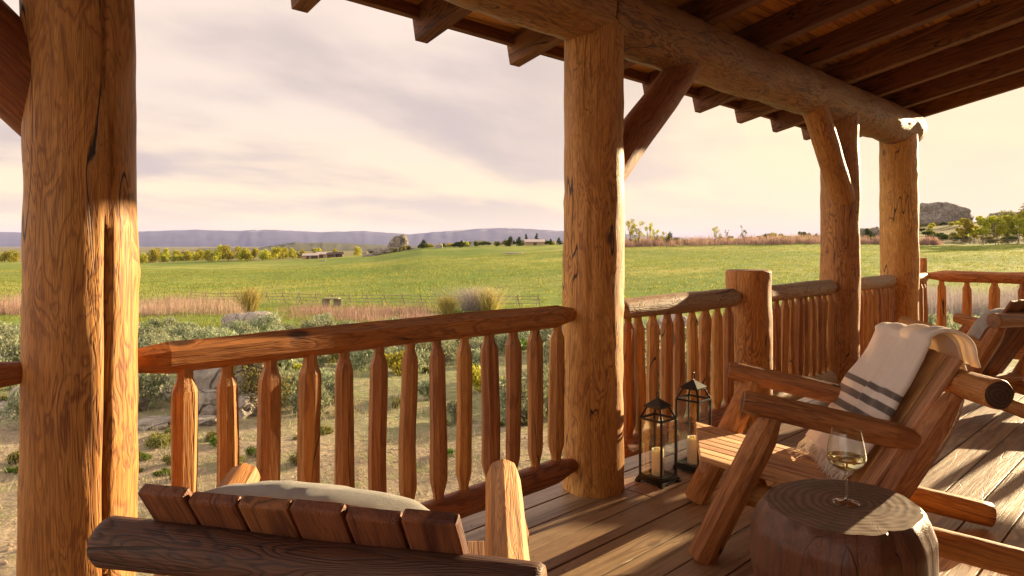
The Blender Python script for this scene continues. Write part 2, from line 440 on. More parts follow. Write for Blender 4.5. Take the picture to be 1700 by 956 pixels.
sage = col3((.15, .16, .075), (.22, .23, .11), (.34, .29, .18), 1.1)
grass = g.mix(g.mr(g.noise(P, .9, 6, .7), .3, .7), (.10, .17, .03), (.21, .26, .055))
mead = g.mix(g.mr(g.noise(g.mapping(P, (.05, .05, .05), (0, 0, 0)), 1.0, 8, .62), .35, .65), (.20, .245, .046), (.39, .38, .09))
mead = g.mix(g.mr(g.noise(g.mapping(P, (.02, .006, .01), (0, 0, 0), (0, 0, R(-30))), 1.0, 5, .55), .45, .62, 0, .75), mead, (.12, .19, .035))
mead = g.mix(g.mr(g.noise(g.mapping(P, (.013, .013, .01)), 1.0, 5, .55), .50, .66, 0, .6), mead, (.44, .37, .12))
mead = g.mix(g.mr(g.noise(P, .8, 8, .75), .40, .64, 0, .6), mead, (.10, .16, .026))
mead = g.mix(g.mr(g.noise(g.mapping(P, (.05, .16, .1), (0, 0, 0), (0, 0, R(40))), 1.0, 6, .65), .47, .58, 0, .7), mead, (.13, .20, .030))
far = col3((.11, .12, .045), (.20, .18, .085), (.27, .22, .12), .05)
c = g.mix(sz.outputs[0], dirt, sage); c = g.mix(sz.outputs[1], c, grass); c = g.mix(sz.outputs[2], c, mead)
fa = g.n('ShaderNodeAttribute', attribute_name='zone').outputs['Alpha']
c = g.mix(g.math('SUBTRACT', 1.0, fa), c, far)
h = g.math('ADD', g.math('MULTIPLY', g.noise(P, 6, 8, .7), .12), g.math('MULTIPLY', g.noise(P, .35, 7, .72), .9))
cd = g.n('ShaderNodeVectorMath', operation='LENGTH'); g.put(cd.inputs[0], P)
g.pbr(c, .95, g.bump(h, .75, .35), Specular_IOR_Level=.1)
GROUND = m
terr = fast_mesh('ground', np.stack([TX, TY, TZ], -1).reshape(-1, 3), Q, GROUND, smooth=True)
tag(terr, 'dirt, sage slope and green meadow in front of the porch', None, None, 'structure')
# zones: r sage over dirt, g green strip, b meadow, a = 1 - far dry plain
X, Y = TX.ravel(), TY.ravel()
r = np.hypot(X, Y); dd = X * VD.x + Y * VD.y; kk = (X * VR.x + Y * VR.y) / np.maximum(np.abs(dd), 1e-3); px = 850 + F * np.clip(kk, -2, 2)
nz = np.array([mn.noise(Vector((x * .35, y * .35, 0))) + .5 * mn.noise(Vector((x * 1.3, y * 1.3, 3))) for x, y in zip(X, Y)])
nl = np.array([mn.noise(Vector((x * .03, y * .03, 7))) for x, y in zip(X, Y)])
ed = np.interp(px, PX, EDGE)
ss = lambda v, a, b: np.clip((v - a) / (b - a), 0, 1)
za = np.zeros((len(X), 4), np.float32)
dpt = np.maximum(dd, r * .3)
za[:, 0] = ss(dpt + nz * 2.4, 7.6, 9.6)
za[:, 1] = ss(dpt + nz * 6, 25, 34) * (1 - .0 * nz)
za[:, 2] = ss(dpt + nz * 5 + nl * 10, 58, 72)
za[:, 3] = 1 - ss(dpt + nl * 25, ed * 1.02, ed * 1.1)
ca = terr.data.color_attributes.new('zone', 'FLOAT_COLOR', 'POINT'); ca.data.foreach_set('color', za.ravel())

# distant ridges
def ridge(name, d, xs, ys, basez, mat, label, depth, rough_amp, seed):
    """a mountain range: real heightfield strip, crest height follows the skyline"""
    nu, nv = 420, 27
    pxs = np.linspace(xs[0], xs[-1], nu); top = EYE - (np.interp(pxs, xs, ys) - HZ) * d / F
    V = np.zeros((nv, nu, 3))
    for i, px in enumerate(pxs):
        for j in range(nv):
            t = j / (nv - 1); dj = d + (t - .5) * depth
            p = view(px, dj)
            s = 1 - abs(t - .5) * 2
            q = mn.fractal(Vector((px * .02 + seed, t * 5, 0)), .9, 2.1, 5)
            q2 = abs(mn.noise(Vector((px * .045 + seed, t * 1.3, 3))))
            hgt = (top[i] - basez) * (s ** .8) * (1 + rough_amp * (.35 * q - .55 * q2) * (1 - s * .9))
            V[j, i] = (p.x, p.y, basez + hgt + (top[i] - basez) * rough_amp * .05 * mn.noise(Vector((px * .09, seed, t))))
    idx = np.arange(nu * nv).reshape(nv, nu)
    Q = np.stack([idx[:-1, :-1], idx[:-1, 1:], idx[1:, 1:], idx[1:, :-1]], -1).reshape(-1, 4)
    o = fast_mesh(name, V.reshape(-1, 3), Q, mat, smooth=True)
    return tag(o, label, None, None, 'structure')
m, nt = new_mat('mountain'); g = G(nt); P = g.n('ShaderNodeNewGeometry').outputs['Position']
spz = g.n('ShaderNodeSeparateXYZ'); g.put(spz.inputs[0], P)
c = g.ramp(g.noise(P, .0016, 8, .62), [(.3, (.030, .036, .085)), (.55, (.045, .050, .11)), (.75, (.065, .066, .125))])  # distance haze is tinted into these blue rock colours
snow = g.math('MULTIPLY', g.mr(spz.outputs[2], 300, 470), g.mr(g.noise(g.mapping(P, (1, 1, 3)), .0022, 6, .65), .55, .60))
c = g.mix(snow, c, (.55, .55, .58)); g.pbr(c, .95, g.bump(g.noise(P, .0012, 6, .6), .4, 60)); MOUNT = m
m, nt = new_mat('dark_hill'); g = G(nt); P = g.n('ShaderNodeNewGeometry').outputs['Position']
c = g.ramp(g.noise(P, .02, 8, .7), [(.35, (.035, .042, .02)), (.6, (.085, .085, .04)), (.75, (.16, .14, .08))]); g.pbr(c, .95); HILL = m
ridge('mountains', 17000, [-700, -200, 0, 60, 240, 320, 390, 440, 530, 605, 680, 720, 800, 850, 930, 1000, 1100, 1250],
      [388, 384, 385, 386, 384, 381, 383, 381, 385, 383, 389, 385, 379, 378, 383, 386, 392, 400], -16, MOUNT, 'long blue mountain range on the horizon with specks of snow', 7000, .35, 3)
ridge('hill', 2300, [330, 430, 460, 490, 505, 535, 600, 640, 700, 760, 800, 850, 900],
      [412, 411, 406, 402, 403.5, 402, 405, 407, 409, 402, 399, 404, 410], -16, HILL, 'low dark hill at the foot of the mountain range', 700, .5, 9)

# ================================================================== THE PORCH
YR = 2.36                                  # line of the posts, beam and railing
# ---- deck
def deck():
    bm = bmesh.new(); rd = random.Random(5)
    y = 2.56; pitch = .172
    while y > -1.7:
        x = -3.2 - rd.random() * 2
        while x < 8.97:
            x1 = min(x + rd.uniform(3.0, 4.6), 8.97)
            if x1 > 8.4: x1 = 8.97
            zt = rd.uniform(-.0015, .0015)
            L = x1 - x - .004
            vs = []
            bm2 = bmesh.new(); box_bm(bm2, pitch - .008, .032, 0, L, bev=.003)
            # local z -> world X, local x -> world Y, local y -> world Z
            off = len(bm.verts)
            mp = {}
            for v in bm2.verts: mp[v] = bm.verts.new((x + v.co.z, y - pitch / 2 + v.co.x, zt - .016 + v.co.y))
            for f in bm2.faces: bm.faces.new([mp[v] for v in f.verts])
            bm2.free(); x = x1
        y -= pitch
    bmesh.ops.recalc_face_normals(bm, faces=bm.faces[:])
    me = bpy.data.meshes.new('porch_floor'); bm.to_mesh(me); bm.free()
    return me
m = bpy.data.materials.new('spare')
# same wood, but the boards lie along world X: swap the axes before the grain is read
W_DECKX = W_DECK.copy(); W_DECKX.name = 'deck_boards'
def swap_axes(mat):
    nt = mat.node_tree
    tcn = [n for n in nt.nodes if n.type == 'TEX_COORD'][0]
    links = [l for l in nt.links if l.from_node == tcn]
    s = nt.nodes.new('ShaderNodeSeparateXYZ'); c = nt.nodes.new('ShaderNodeCombineXYZ')
    tos = [l.to_socket for l in links]
    for l in links: nt.links.remove(l)
    nt.links.new(tcn.outputs['Object'], s.inputs[0])
    nt.links.new(s.outputs[0], c.inputs[2]); nt.links.new(s.outputs[1], c.inputs[0]); nt.links.new(s.outputs[2], c.inputs[1])
    for t in tos: nt.links.new(c.outputs[0], t)
swap_axes(W_DECKX); bpy.data.materials.remove(m)
dk = link_mesh('porch_floor', deck(), W_DECKX, None, False)
tag(dk, 'grey brown plank floor of the porch', None, None, 'structure')
NAIL = simple('nail_head', (.05, .035, .03), .6)
nv, nf = [], []
y = 2.56
while y > -.2:
    for xx in np.arange(-1, 8.9, .61):
        for s in (-.045, .045):
            cx, cy = xx + random.uniform(-.012, .012), y - .086 + s + random.uniform(-.006, .006)
            b = len(nv)
            for j in range(6): nv.append((cx + .0045 * math.cos(j * 1.047), cy + .0045 * math.sin(j * 1.047), .0028))
            nf.append([b + j for j in range(6)])
    y -= .172
nl = mesh_obj('nail', nv, nf, NAIL, dk, False); nl['kind'] = 'stuff'
rim = board('rim_board', (-3.2, 2.54, -.135), (8.96, 2.54, -.135), .035, .2, W_DECK, dk)
board('rim_board', (8.93, -1.6, -.135), (8.93, 2.5, -.135), .035, .2, W_DECK, dk)
sk = []
for i in range(7): board('joist', (-3 + i * 1.95, -1.6, -.135), (-3 + i * 1.95, 2.5, -.135), .05, .2, W_DECK, dk)

# ---- posts
def post(X, r0, r1, ztop, label, zb=-.62, crack=None, seed=1, end=None, **kw):
    p = log('log_post', (X, YR, zb), (X, YR, ztop), r0, r1, W_POST, None, n=72, rough=.055, step=.02, bend=.012, crack=crack, seed=seed, knots=9, endmat=end, **kw)
    return tag(p, label, 'post', 'log posts along the porch')
post(.47, .149, .143, 2.52, 'thick log post nearest the viewer, split by one long crack', crack=(.29, .0075, .13), seed=11)
post(2.875, .166, .160, 2.52, 'log post beside the two lanterns, carrying the beam joint', seed=12, crack=(-.95, .007, .05))
post(4.63, .163, .160, 1.137, 'short cut-off log post in the railing with a flat sawn top', seed=13, end=E_LOG)
post(6.33, .168, .160, 2.50, 'log post behind the short post, with a brace let into its face', seed=14)
post(7.93, .188, .180, 2.50, 'fat log post holding up the far end of the beam', seed=15)
sp_ = log('newel_post', (8.92, 2.40, -.6), (8.92, 2.40, 1.17), .05, .047, W_POST, None, n=20, nf=6, seed=16)
tag(sp_, 'slim post where the far side railing meets the corner', 'post')

# ---- beams
BZ = 2.575
def beam(x0, x1, r0, r1, label, seed, pr):
    b = log('log_beam', (x0, YR, BZ), (x1, YR, BZ), r0, r1, W_BEAM, None, n=72, rough=.075, step=.03, bend=.015, seed=seed, knots=14, endmat=E_LOG, prof=pr)
    return tag(b, label, 'beam', 'log beams on the posts')
beam(-3.0, 2.872, .180, .176, 'log beam running off the top of the picture', 21, None)
beam(2.88, 8.32, .180, .200, 'long round log beam whose free end sticks out past the last post', 22, [(0, 1), (.955, 1), (.985, .93), (1, .78)])

# ---- braces
def brace(x0, z0, x1, z1, r, label, mat, seed, yo=0):
    b = log('log_brace', (x0, YR + yo, z0), (x1, YR + yo, z1), r, r * .95, mat, None, n=40, rough=.05, seed=seed, step=.03, knots=4, bend=.01)
    return tag(b, label, 'brace', 'diagonal log braces')
brace(.44, 1.69, -.55, 2.62, .12, 'dark red brace rising from the nearest post out of the picture', W_RAIL, 31, .045)
brace(2.93, 1.67, 3.82, 2.50, .108, 'brown brace leaning from the lantern post up to the beam', W_RAIL, 32, -.01)
brace(6.30, 1.70, 5.62, 2.50, .104, 'golden brace with round knots, let into the post beyond the short post', W_POST, 33, -.045)

# ---- railings
def baluster(parent, x, y, z0, z1, r, seed, mat=None):
    rd = random.Random(seed)
    j = lambda s: rd.uniform(-s, s)
    return log('baluster', (x + j(.006), y + j(.006), z0), (x + j(.010), y + j(.006), z1), r * rd.uniform(.88, 1.12), r * rd.uniform(.86, 1.1), mat or W_BAL, parent,
               n=24, nf=rd.choice((7, 8, 8, 9)), hewn=True, rough=.06, step=.09, bend=.004 if rd.random() < .7 else .013,
               prof=[(0, .58), (.055, .62), (.125, .95), (.16, 1), (.84, 1), (.875, .96), (.93, .60), (1, .57)], seed=seed, knots=3)
def railing(x0, x1, xs, label, rt=.056, rb=.062, zt=.95, zb=.155, rmat=None, seed=50, br=.0385, nf=0, bmat=None):
    root = empty('railing', (0, 0, 0)); tag(root, label, 'railing', 'log railings of the porch')
    pr = [(0, .66), (.03, .70), (.075, .96), (.5, 1.03), (.92, 1.0), (.975, .62), (1, .5)]
    log('top_rail', (x0, YR, zt), (x1, YR, zt), rt, rt * 1.08, rmat or W_RAIL, root, n=40, nf=nf, hewn=nf > 0, rough=.09 if nf else .05, bend=.004, prof=pr, seed=seed, step=.03, knots=7)
    log('bottom_rail', (x0, YR, zb), (x1, YR, zb), rb, rb, bmat or W_RAIL, root, n=32, rough=.08, bend=.008, prof=pr, seed=seed + 1)
    for i, x in enumerate(xs): baluster(root, x, YR, zb + rb * .6, zt - rt * .5, br, seed * 10 + i)
    return root
railing(-2.2, .34, [.14 - i * .155 for i in range(13)], 'railing that comes in from beyond the nearest post', seed=60)
bx = [on_rail(p, YR) for p in (302, 377, 448, 513, 574, 628, 679, 727, 771, 814, 852, 890, 925)]
railing(.55, 2.74, bx, 'long red brown railing between the nearest post and the lantern post', rt=.052, rb=.06, seed=61, nf=7)
bx = [on_rail(p, YR) for p in (1041, 1060, 1083, 1106, 1129, 1150, 1170, 1189, 1208)]
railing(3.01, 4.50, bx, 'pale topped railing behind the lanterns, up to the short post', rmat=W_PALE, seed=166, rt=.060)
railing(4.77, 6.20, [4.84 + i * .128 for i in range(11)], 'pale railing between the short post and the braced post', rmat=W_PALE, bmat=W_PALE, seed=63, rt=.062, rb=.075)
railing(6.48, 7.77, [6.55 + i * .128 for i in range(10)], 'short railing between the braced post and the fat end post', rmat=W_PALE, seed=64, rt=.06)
railing(8.10, 8.90, [8.2 + i * .15 for i in range(5)], 'stub of railing between the fat end post and the slim corner post', seed=65, rt=.05)
root = empty('railing'); tag(root, 'side railing across the far end of the porch with widely spaced balusters', 'railing', 'log railings of the porch')
pr = [(0, .5), (.01, .55), (.05, 1), (.95, 1), (.99, .6), (1, .5)]
log('top_rail', (8.92, 2.37, .965), (8.92, -1.45, .965), .062, .062, W_RAIL, root, n=32, nf=7, rough=.1, prof=pr, seed=71, bend=.008)
log('bottom_rail', (8.92, 2.37, .15), (8.92, -1.45, .15), .055, .055, W_RAIL, root, n=32, rough=.06, prof=pr, seed=72)
for i in range(14): baluster(root, 8.92, 2.205 - i * .252, .18, .93, .048, 730 + i)

# ---- roof
roof = empty('porch_roof'); tag(roof, 'wooden porch roof with dark rafters under orange plank sheathing', 'roof')
ZB = 2.68; SL = .213; EAVE = 3.24
zb = lambda y: ZB + SL * (YR - y)
upn = Vector((0, SL, 1)).normalized()
RD = .19
for i in range(-5, 9):
    X = 1.60 + .755 * i
    a, b = Vector((X, EAVE, zb(EAVE) + RD / 2)), Vector((X, -1.62, zb(-1.62) + RD / 2))
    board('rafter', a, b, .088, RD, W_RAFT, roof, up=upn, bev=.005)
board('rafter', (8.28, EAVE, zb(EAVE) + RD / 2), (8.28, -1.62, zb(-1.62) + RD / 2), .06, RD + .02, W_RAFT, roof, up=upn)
def sheath():
    bm = bmesh.new(); rd = random.Random(9)
    s = 0; Ls = (EAVE + .0 + 1.62) / math.cos(math.atan(SL)); wd = .185
    e0 = Vector((0, EAVE, zb(EAVE) + RD * 1.025)); dn = Vector((0, -1, SL)).normalized()
    while s < Ls:
        x = -3.4 - rd.random()
        while x < 8.3:
            x1 = min(8.34, x + rd.uniform(2.2, 4.2)); 
            if x1 > 7.9: x1 = 8.34
            b2 = bmesh.new(); box_bm(b2, wd - .006, .024, 0, x1 - x - .003, bev=.002)
            mp = {}
            for v in b2.verts:
                p = e0 + dn * (s + wd / 2 + v.co.x) + upn * (.014 + v.co.y); mp[v] = bm.verts.new((x + v.co.z, p.y, p.z))
            for f in b2.faces: bm.faces.new([mp[v] for v in f.verts])
            b2.free(); x = x1
        s += wd
    bmesh.ops.recalc_face_normals(bm, faces=bm.faces[:])
    me = bpy.data.meshes.new('sheathing'); bm.to_mesh(me); bm.free(); return me
W_SHX = W_SHEATH.copy(); W_SHX.name = 'sheathing_boards'; swap_axes(W_SHX)
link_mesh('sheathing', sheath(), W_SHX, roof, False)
board('eave_board', (-3.4, EAVE - .035, zb(EAVE - .035) + RD - .035), (8.25, EAVE - .035, zb(EAVE - .035) + RD - .035), .04, .075, W_RAFT, roof, up=upn)
ROOFM = simple('roof_metal', (.16, .11, .09), .5)
rz = lambda y: zb(y) + RD * 1.025 + .045
V = [(x, y, rz(y) + dz) for dz in (0, .05) for x, y in ((-3.5, EAVE + .03), (8.36, EAVE + .03), (8.36, -1.7), (-3.5, -1.7))]
mesh_obj('roof_covering', V, [(0, 3, 2, 1), (4, 5, 6, 7), (0, 1, 5, 4), (1, 2, 6, 5), (2, 3, 7, 6), (3, 0, 4, 7)], ROOFM, roof, False)

# ---- cabin wall behind the viewer
wall = empty('cabin_wall', (0, -1.62, 0)); tag(wall, 'log wall of the cabin that the porch leans on', 'wall')
for i in range(11):
    log('wall_log', (-3.4, 0, .13 + i * .29 ), (8.3, 0, .13 + i * .29), .152, .15, W_BEAM, wall, n=20, rough=.04, step=.3, seed=300 + i)

# ================================================================== CHAIRS
def chair(name, X, Y, deg, label, mat, slatm, backm, endm, back_yaw=0, bdx=0, tip=(.36, .36), topz=.905, top_drop=0, seed=100, xlog=None, xspan=(-.5, .5), xr=.056, xz=0, pitch=.099):
    root = empty(name, (X, Y, 0), R(deg - 90)); tag(root, label, 'chair', 'rustic log armchairs on the porch')
    for i, s in enumerate((-1, 1)):
        log('front_leg', (.335 * s, 0, 0), (.345 * s, -.285, .625), .060, .056, mat, root, n=36, nf=9, hewn=True, rough=.06, clip=0, seed=seed + i, prof=[(0, 1), (.86, 1), (.93, .8), (1, .62)], step=.02)
        log('rear_post', (.34 * s, -.60, .10), (.345 * s, -.945, .735), .050, .055, mat, root, n=36, nf=7, hewn=True, rough=.07, seed=seed + 4 + i, prof=[(0, .9), (.1, 1), (.80, 1.05), (.88, .95), (1, .6)], step=.02)
        log('rear_leg', (.275 * s, -.10, .285), (.285 * s, -1.32, .062), .048, .056, mat, root, n=28, rough=.06, clip=0, seed=seed + 8 + i, endmat=endm)
        log('arm', (tip[i] * s, -.16, .675), ((tip[i] - .008) * s, -.845, .545), .046, .052, mat, root, n=32, nf=8, hewn=True, rough=.07, seed=seed + 12 + i, endmat=endm, prof=[(0, .92), (.06, 1), (.82, 1), (.93, .72), (1, .5)], step=.02)
    log('stretcher', (-.30, -.25, .255), (.30, -.25, .255), .036, .036, mat, root, n=24, seed=seed + 20)
    log('stretcher', (-.30, -.60, .165), (.30, -.60, .165), .05, .05, mat, root, n=24, seed=seed + 21)
    a = Vector((0, .005, .405)); b = Vector((0, -.585, .275))
    up = (b - a).cross(Vector((1, 0, 0))); up = up if up.z > 0 else -up
    for i in range(8):
        x = -.2625 + i * .075
        board('seat_slat', a + Vector((x, 0, 0)), b + Vector((x, 0, 0)), .067, .022, slatm, root, up=up)
    board('seat_edge', (-.305, -.012, .372), (.305, -.012, .372), .026, .045, slatm, root)
    # back
    M = Matrix.Rotation(R(back_yaw), 4, 'Z')
    piv = Vector((0, -.77, 0))
    def T(v): return (M @ (Vector(v) - piv)) + piv + Vector((bdx, 0, 0))
    B0, B1 = Vector((0, -.565, .245)), Vector((0, -.985 + (.905 - topz) * .6, topz))
    ud = (B1 - B0).normalized(); nrm = Vector((0, -ud.z, ud.y)); nrm = nrm if nrm.y > 0 else -nrm
    rd = random.Random(seed)
    for i in range(6):
        x = (i - 2.5) * pitch
        e = ud * (rd.uniform(-.006, .006) - top_drop * i)
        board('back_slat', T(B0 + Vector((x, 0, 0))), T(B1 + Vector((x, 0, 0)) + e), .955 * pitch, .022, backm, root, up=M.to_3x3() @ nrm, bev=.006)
    c = Vector((0, -.975, .765))
    log('cross_log', T(c + Vector((xspan[0], (.056 - xr) * .8, xz))), T(c + Vector((xspan[1], (.056 - xr) * .8, xz))), xr, xr * .95, xlog or mat, root, n=36, rough=.06, seed=seed + 30, endmat=endm, dome=.6, step=.02, bend=.008)
    log('cross_log', T(Vector((-.33, -.70, .25))), T(Vector((.33, -.70, .25))), .04, .04, mat, root, n=24, seed=seed + 31)
    return root, T, B0, B1, ud, nrm
# middle chair, its back to the house
chB = chair('log_chair', 2.82, 1.685, 123, 'log armchair with slatted seat and a striped throw over its back, beside the stump table', W_CHAIR, W_SLAT, W_SLAT, E_DARK, seed=100, back_yaw=8, topz=.862)
# nearest chair, seen from behind
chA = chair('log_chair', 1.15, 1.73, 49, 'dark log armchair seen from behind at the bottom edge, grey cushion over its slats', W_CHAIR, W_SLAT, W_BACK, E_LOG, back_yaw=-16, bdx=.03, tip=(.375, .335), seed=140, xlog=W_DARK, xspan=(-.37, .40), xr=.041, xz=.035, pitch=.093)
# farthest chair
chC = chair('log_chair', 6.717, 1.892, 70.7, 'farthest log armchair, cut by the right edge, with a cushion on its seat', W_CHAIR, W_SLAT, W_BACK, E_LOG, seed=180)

# ---- cushions
def fabric(name, c1, c2, scale=900, fuzz=.3):
    m, nt = new_mat(name); g = G(nt); tc = g.n('ShaderNodeTexCoord').outputs['Object']
    c = g.mix(g.mr(g.noise(tc, 22, 5, .7), .35, .65), c1, c2)
    h = g.math('ADD', g.noise(tc, scale, 2), g.math('MULTIPLY', g.noise(tc, 60, 4, .7), .8))
    g.pbr(c, .95, g.bump(h, .6, .003), Sheen_Weight=fuzz, Sheen_Roughness=.6, Specular_IOR_Level=.1)
    return m
GREYF = fabric('grey_felt', (.30, .29, .27), (.40, .39, .36)); WARMF = fabric('warm_light_felt', (.62, .36, .17), (.70, .44, .23))  # tan cloth colour is warm bounce light painted on the cushion back
def cushion(label, ch, s0, w, h, th, off, xo=0, sag=.012):
    root_, T, B0, B1, ud, nrm = ch
    base = root_.matrix_basis if False else Matrix.Translation(root_.location) @ Matrix.Rotation(root_.rotation_euler.z, 4, 'Z')
    n = 40
    def half(sgn):
        V, Fc = [], []
        for i in range(n + 1):
            for j in range(n + 1):
                u, v = i / n * 2 - 1, j / n * 2 - 1
                e = max(0, 1 - abs(u) ** 3.0) ** .5 * max(0, 1 - abs(v) ** 3.0) ** .5
                round_ = 1 - .05 * (u * u) * (v * v)
                x = u * w / 2 * round_ * (1 - .035 * (1 - v * v)) * (1.045 if sgn < 0 else 1); y = v * h / 2 * (1.05 if sgn < 0 else 1) * round_ + (.022 * (1 - u * u) if v > 0 else 0) * v
                z = (th * e if sgn > 0 else -.010 * e) - th / 2 + .011 * mn.noise(Vector((u * 2.5, v * 2.5, 0))) + .004 * mn.noise(Vector((u * 7, v * 6, 3)))
                z -= sag * u * u
                p = B0 + ud * (s0 + h / 2 + y) + nrm * (off + th / 2 + z) + Vector((x + xo, 0, 0))
                V.append(base @ Vector(T(p)))
        for i in range(n):
            for j in range(n):
                a = i * (n + 1) + j; q = (a, a + 1, a + n + 2, a + n + 1); Fc.append(q if sgn < 0 else q[::-1])
        return V, Fc
    c0 = sum((Vector(v) for v in half(1)[0]), Vector()) / ((n + 1) ** 2)
    loc = lambda V: [v - c0 for v in V]
    V, Fc = half(1); o = mesh_obj('cushion', loc(V), Fc, GREYF); o.location = c0; tag(o, label, 'cushion')
    V, Fc = half(-1); b = mesh_obj('backing', loc(V), Fc, WARMF, o); tag(b, 'back of the cushion with warm light painted into its colour')
    return o
cushion('grey felt cushion, warm light painted on its backing, bulging over the slats of the nearest chair', chA, .378, .545, .365, .10, .014, xo=.0)
cushion('plain grey cushion against the back of the farthest chair', chC, .18, .50, .46, .15, .018, xo=-.10)

# ---- striped throw on the middle chair
def throw():
    root_, T, B0, B1, ud, nrm = chB
    base = Matrix.Translation(root_.location) @ Matrix.Rotation(root_.rotation_euler.z, 4, 'Z')
    def path(s, L, off):
        """s from the front hem (0) over the top to the hanging end (L); gives (p, normal)"""
        front = .665 * .782 / .782
        if s < front:
            t = s / front
            return B0 + ud * (.110 + ((B1 - B0).length - .110) * t) + nrm * (off + .010 * math.sin(t * 2.2) + .030 * t * t), nrm
        s2 = s - front; rr = .020 + off; arc = rr * 2.6
        c = B1 + nrm * .030 * max(0, 1 - s2 / .12) + ud * .006
        if s2 < arc:
            a = s2 / rr
            return c + nrm * math.cos(a) * rr + ud * math.sin(a) * rr, nrm * math.cos(a) + ud * math.sin(a)
        a = 2.6; e = s2 - arc
        tdir = (-nrm * math.sin(a) + ud * math.cos(a))
        return c + nrm * math.cos(a) * rr + ud * math.sin(a) * rr + tdir * e + Vector((0, -.35 * e, 0)), nrm * math.cos(a) + ud * math.sin(a)
    V, Fc, UV = [], [], []
    def layer(l0, l1, off, L, fold, seed, nu=46, nv=90):
        b = len(V)
        for j in range(nv + 1):
            s = j / nv * L
            for i in range(nu + 1):
                u = i / nu
                spread = 1.0 + .10 * (1 - min(1, s / .6))
                lm = (l0 + l1) / 2
                x = lm + (l0 + (l1 - l0) * u - lm) * spread + .02 * mn.noise(Vector((seed, s * 3, 0))) + .05 * (1 - min(1, s / .65)) ** 1.5
                wv = fold * (.5 + .5 * math.sin(u * 9.5 + seed + .8 * mn.noise(Vector((u * 2, s * 2.5, seed)))))
                wv += .006 * mn.noise(Vector((u * 6, s * 9, seed))) + .014 * mn.noise(Vector((u * 2.2 + s * 2, s * 3.5 - u, seed + 3)))
                roll = .020 * math.exp(-(u / .12) ** 2) + .012 * math.exp(-((1 - u) / .1) ** 2)
                edge = 0
                if u < .06: edge = -.022 * (1 - u / .06) ** 1.5
                if u > .94: edge = -.016 * ((u - .94) / .06) ** 1.5
                p, nn = path(s, L, off + .010)
                p = p + nn * (wv + roll + edge)
                V.append(base @ Vector(T(p + Vector((x, 0, 0))))); UV.append((u, s))
        for j in range(nv):
            for i in range(nu):
                a = b + j * (nu + 1) + i; Fc.append((a, a + 1, a + nu + 2, a + nu + 1))
    layer(-.150, .350, .014, .885, .022, 1.0, nu=60)
    layer(-.232, .02, .042, .900, .020, 4.0, nu=30)
    c0 = V[0].copy()
    o = mesh_obj('throw_blanket', [v - c0 for v in V], Fc, THROW); o.location = c0
    uvl = o.data.uv_layers.new(name='UVMap')
    for lp in o.data.loops: uvl.data[lp.index].uv = UV[lp.vertex_index]
    so = o.modifiers.new('thick', 'SOLIDIFY'); so.thickness = .009; so.offset = 0
    tag(o, 'cream wool throw with charcoal stripes draped over the back of the middle chair', 'blanket')
    # fringe
    FV, FF = [], []
    rd = random.Random(3)
    for (l0, l1, off) in ((-.150, .350, .028), (-.232, .02, .05)):
        nn_ = int((l1 - l0) / .008)
        for i in range(nn_):
            x = (l0 + l1) / 2 + (l0 + (l1 - l0) * (i + .5) / nn_ - (l0 + l1) / 2) * 1.10 + .05
            p0, nn = path(.004, .8, off); p0 = Vector(p0) + Vector((x, 0, 0))
            ln = rd.uniform(.06, .095); sx = rd.uniform(-.012, .012)
            pts = [p0 + (-ud) * (ln * t) + nrm * (.008 * math.sin(t * 5 + x * 40) + .006) + Vector((sx * t, 0, 0)) for t in (0, .33, .66, 1)]
            wd = .0028
            b = len(FV)
            for t, p in enumerate(pts):
                w2 = wd * (1, 1.1, 1, .5)[t]
                for d in (Vector((-w2, 0, 0)), nrm * w2, Vector((w2, 0, 0)), -nrm * w2): FV.append(base @ Vector(T(p + d)) - c0)
            for t in range(3):
                for q in range(4): FF.append((b + t * 4 + q, b + t * 4 + (q + 1) % 4, b + t * 4 + 4 + (q + 1) % 4, b + t * 4 + 4 + q))
    mesh_obj('fringe', FV, FF, FRINGE, o)
m, nt = new_mat('striped_wool'); g = G(nt); tc = g.n('ShaderNodeTexCoord')
su = g.n('ShaderNodeSeparateXYZ'); g.put(su.inputs[0], tc.outputs['UV'])
s_ = g.math('ADD', su.outputs[1], g.math('MULTIPLY', g.noise(tc.outputs['Object'], 160, 2), .004))
mask = None
for (a, b) in ((.225, .262), (.300, .337), (.372, .402)):
    q = g.math('MULTIPLY', g.mr(s_, a, a + .004), g.mr(s_, b, b + .004, 1, 0)); mask = q if mask is None else g.math('MAXIMUM', mask, q)
c = g.mix(g.mr(g.noise(tc.outputs['Object'], 30, 4), .3, .7), (.90, .87, .80), (.95, .93, .88))
c = g.mix(g.math('MULTIPLY', mask, .90), c, (.085, .075, .07))
wv = g.math('MULTIPLY', g.math('SINE', g.math('MULTIPLY', su.outputs[1], 2400.0)), .3)
h = g.math('ADD', g.noise(tc.outputs['Object'], 420, 3, .7), wv)
bs = g.pbr(c, .95, g.bump(h, .5, .003), out=False, Sheen_Weight=.35, Specular_IOR_Level=.1)
tr = g.n('ShaderNodeBsdfTranslucent'); g.put(tr.inputs[0], g.mix(.5, c, (.9, .55, .25)))
mx = g.n('ShaderNodeMixShader'); mx.inputs[0].default_value = .25; nt.links.new(bs.outputs[0], mx.inputs[1]); nt.links.new(tr.outputs[0], mx.inputs[2]); g.out(mx.outputs[0])
THROW = m; FRINGE = fabric('fringe_wool', (.72, .66, .55), (.80, .74, .64))
throw()

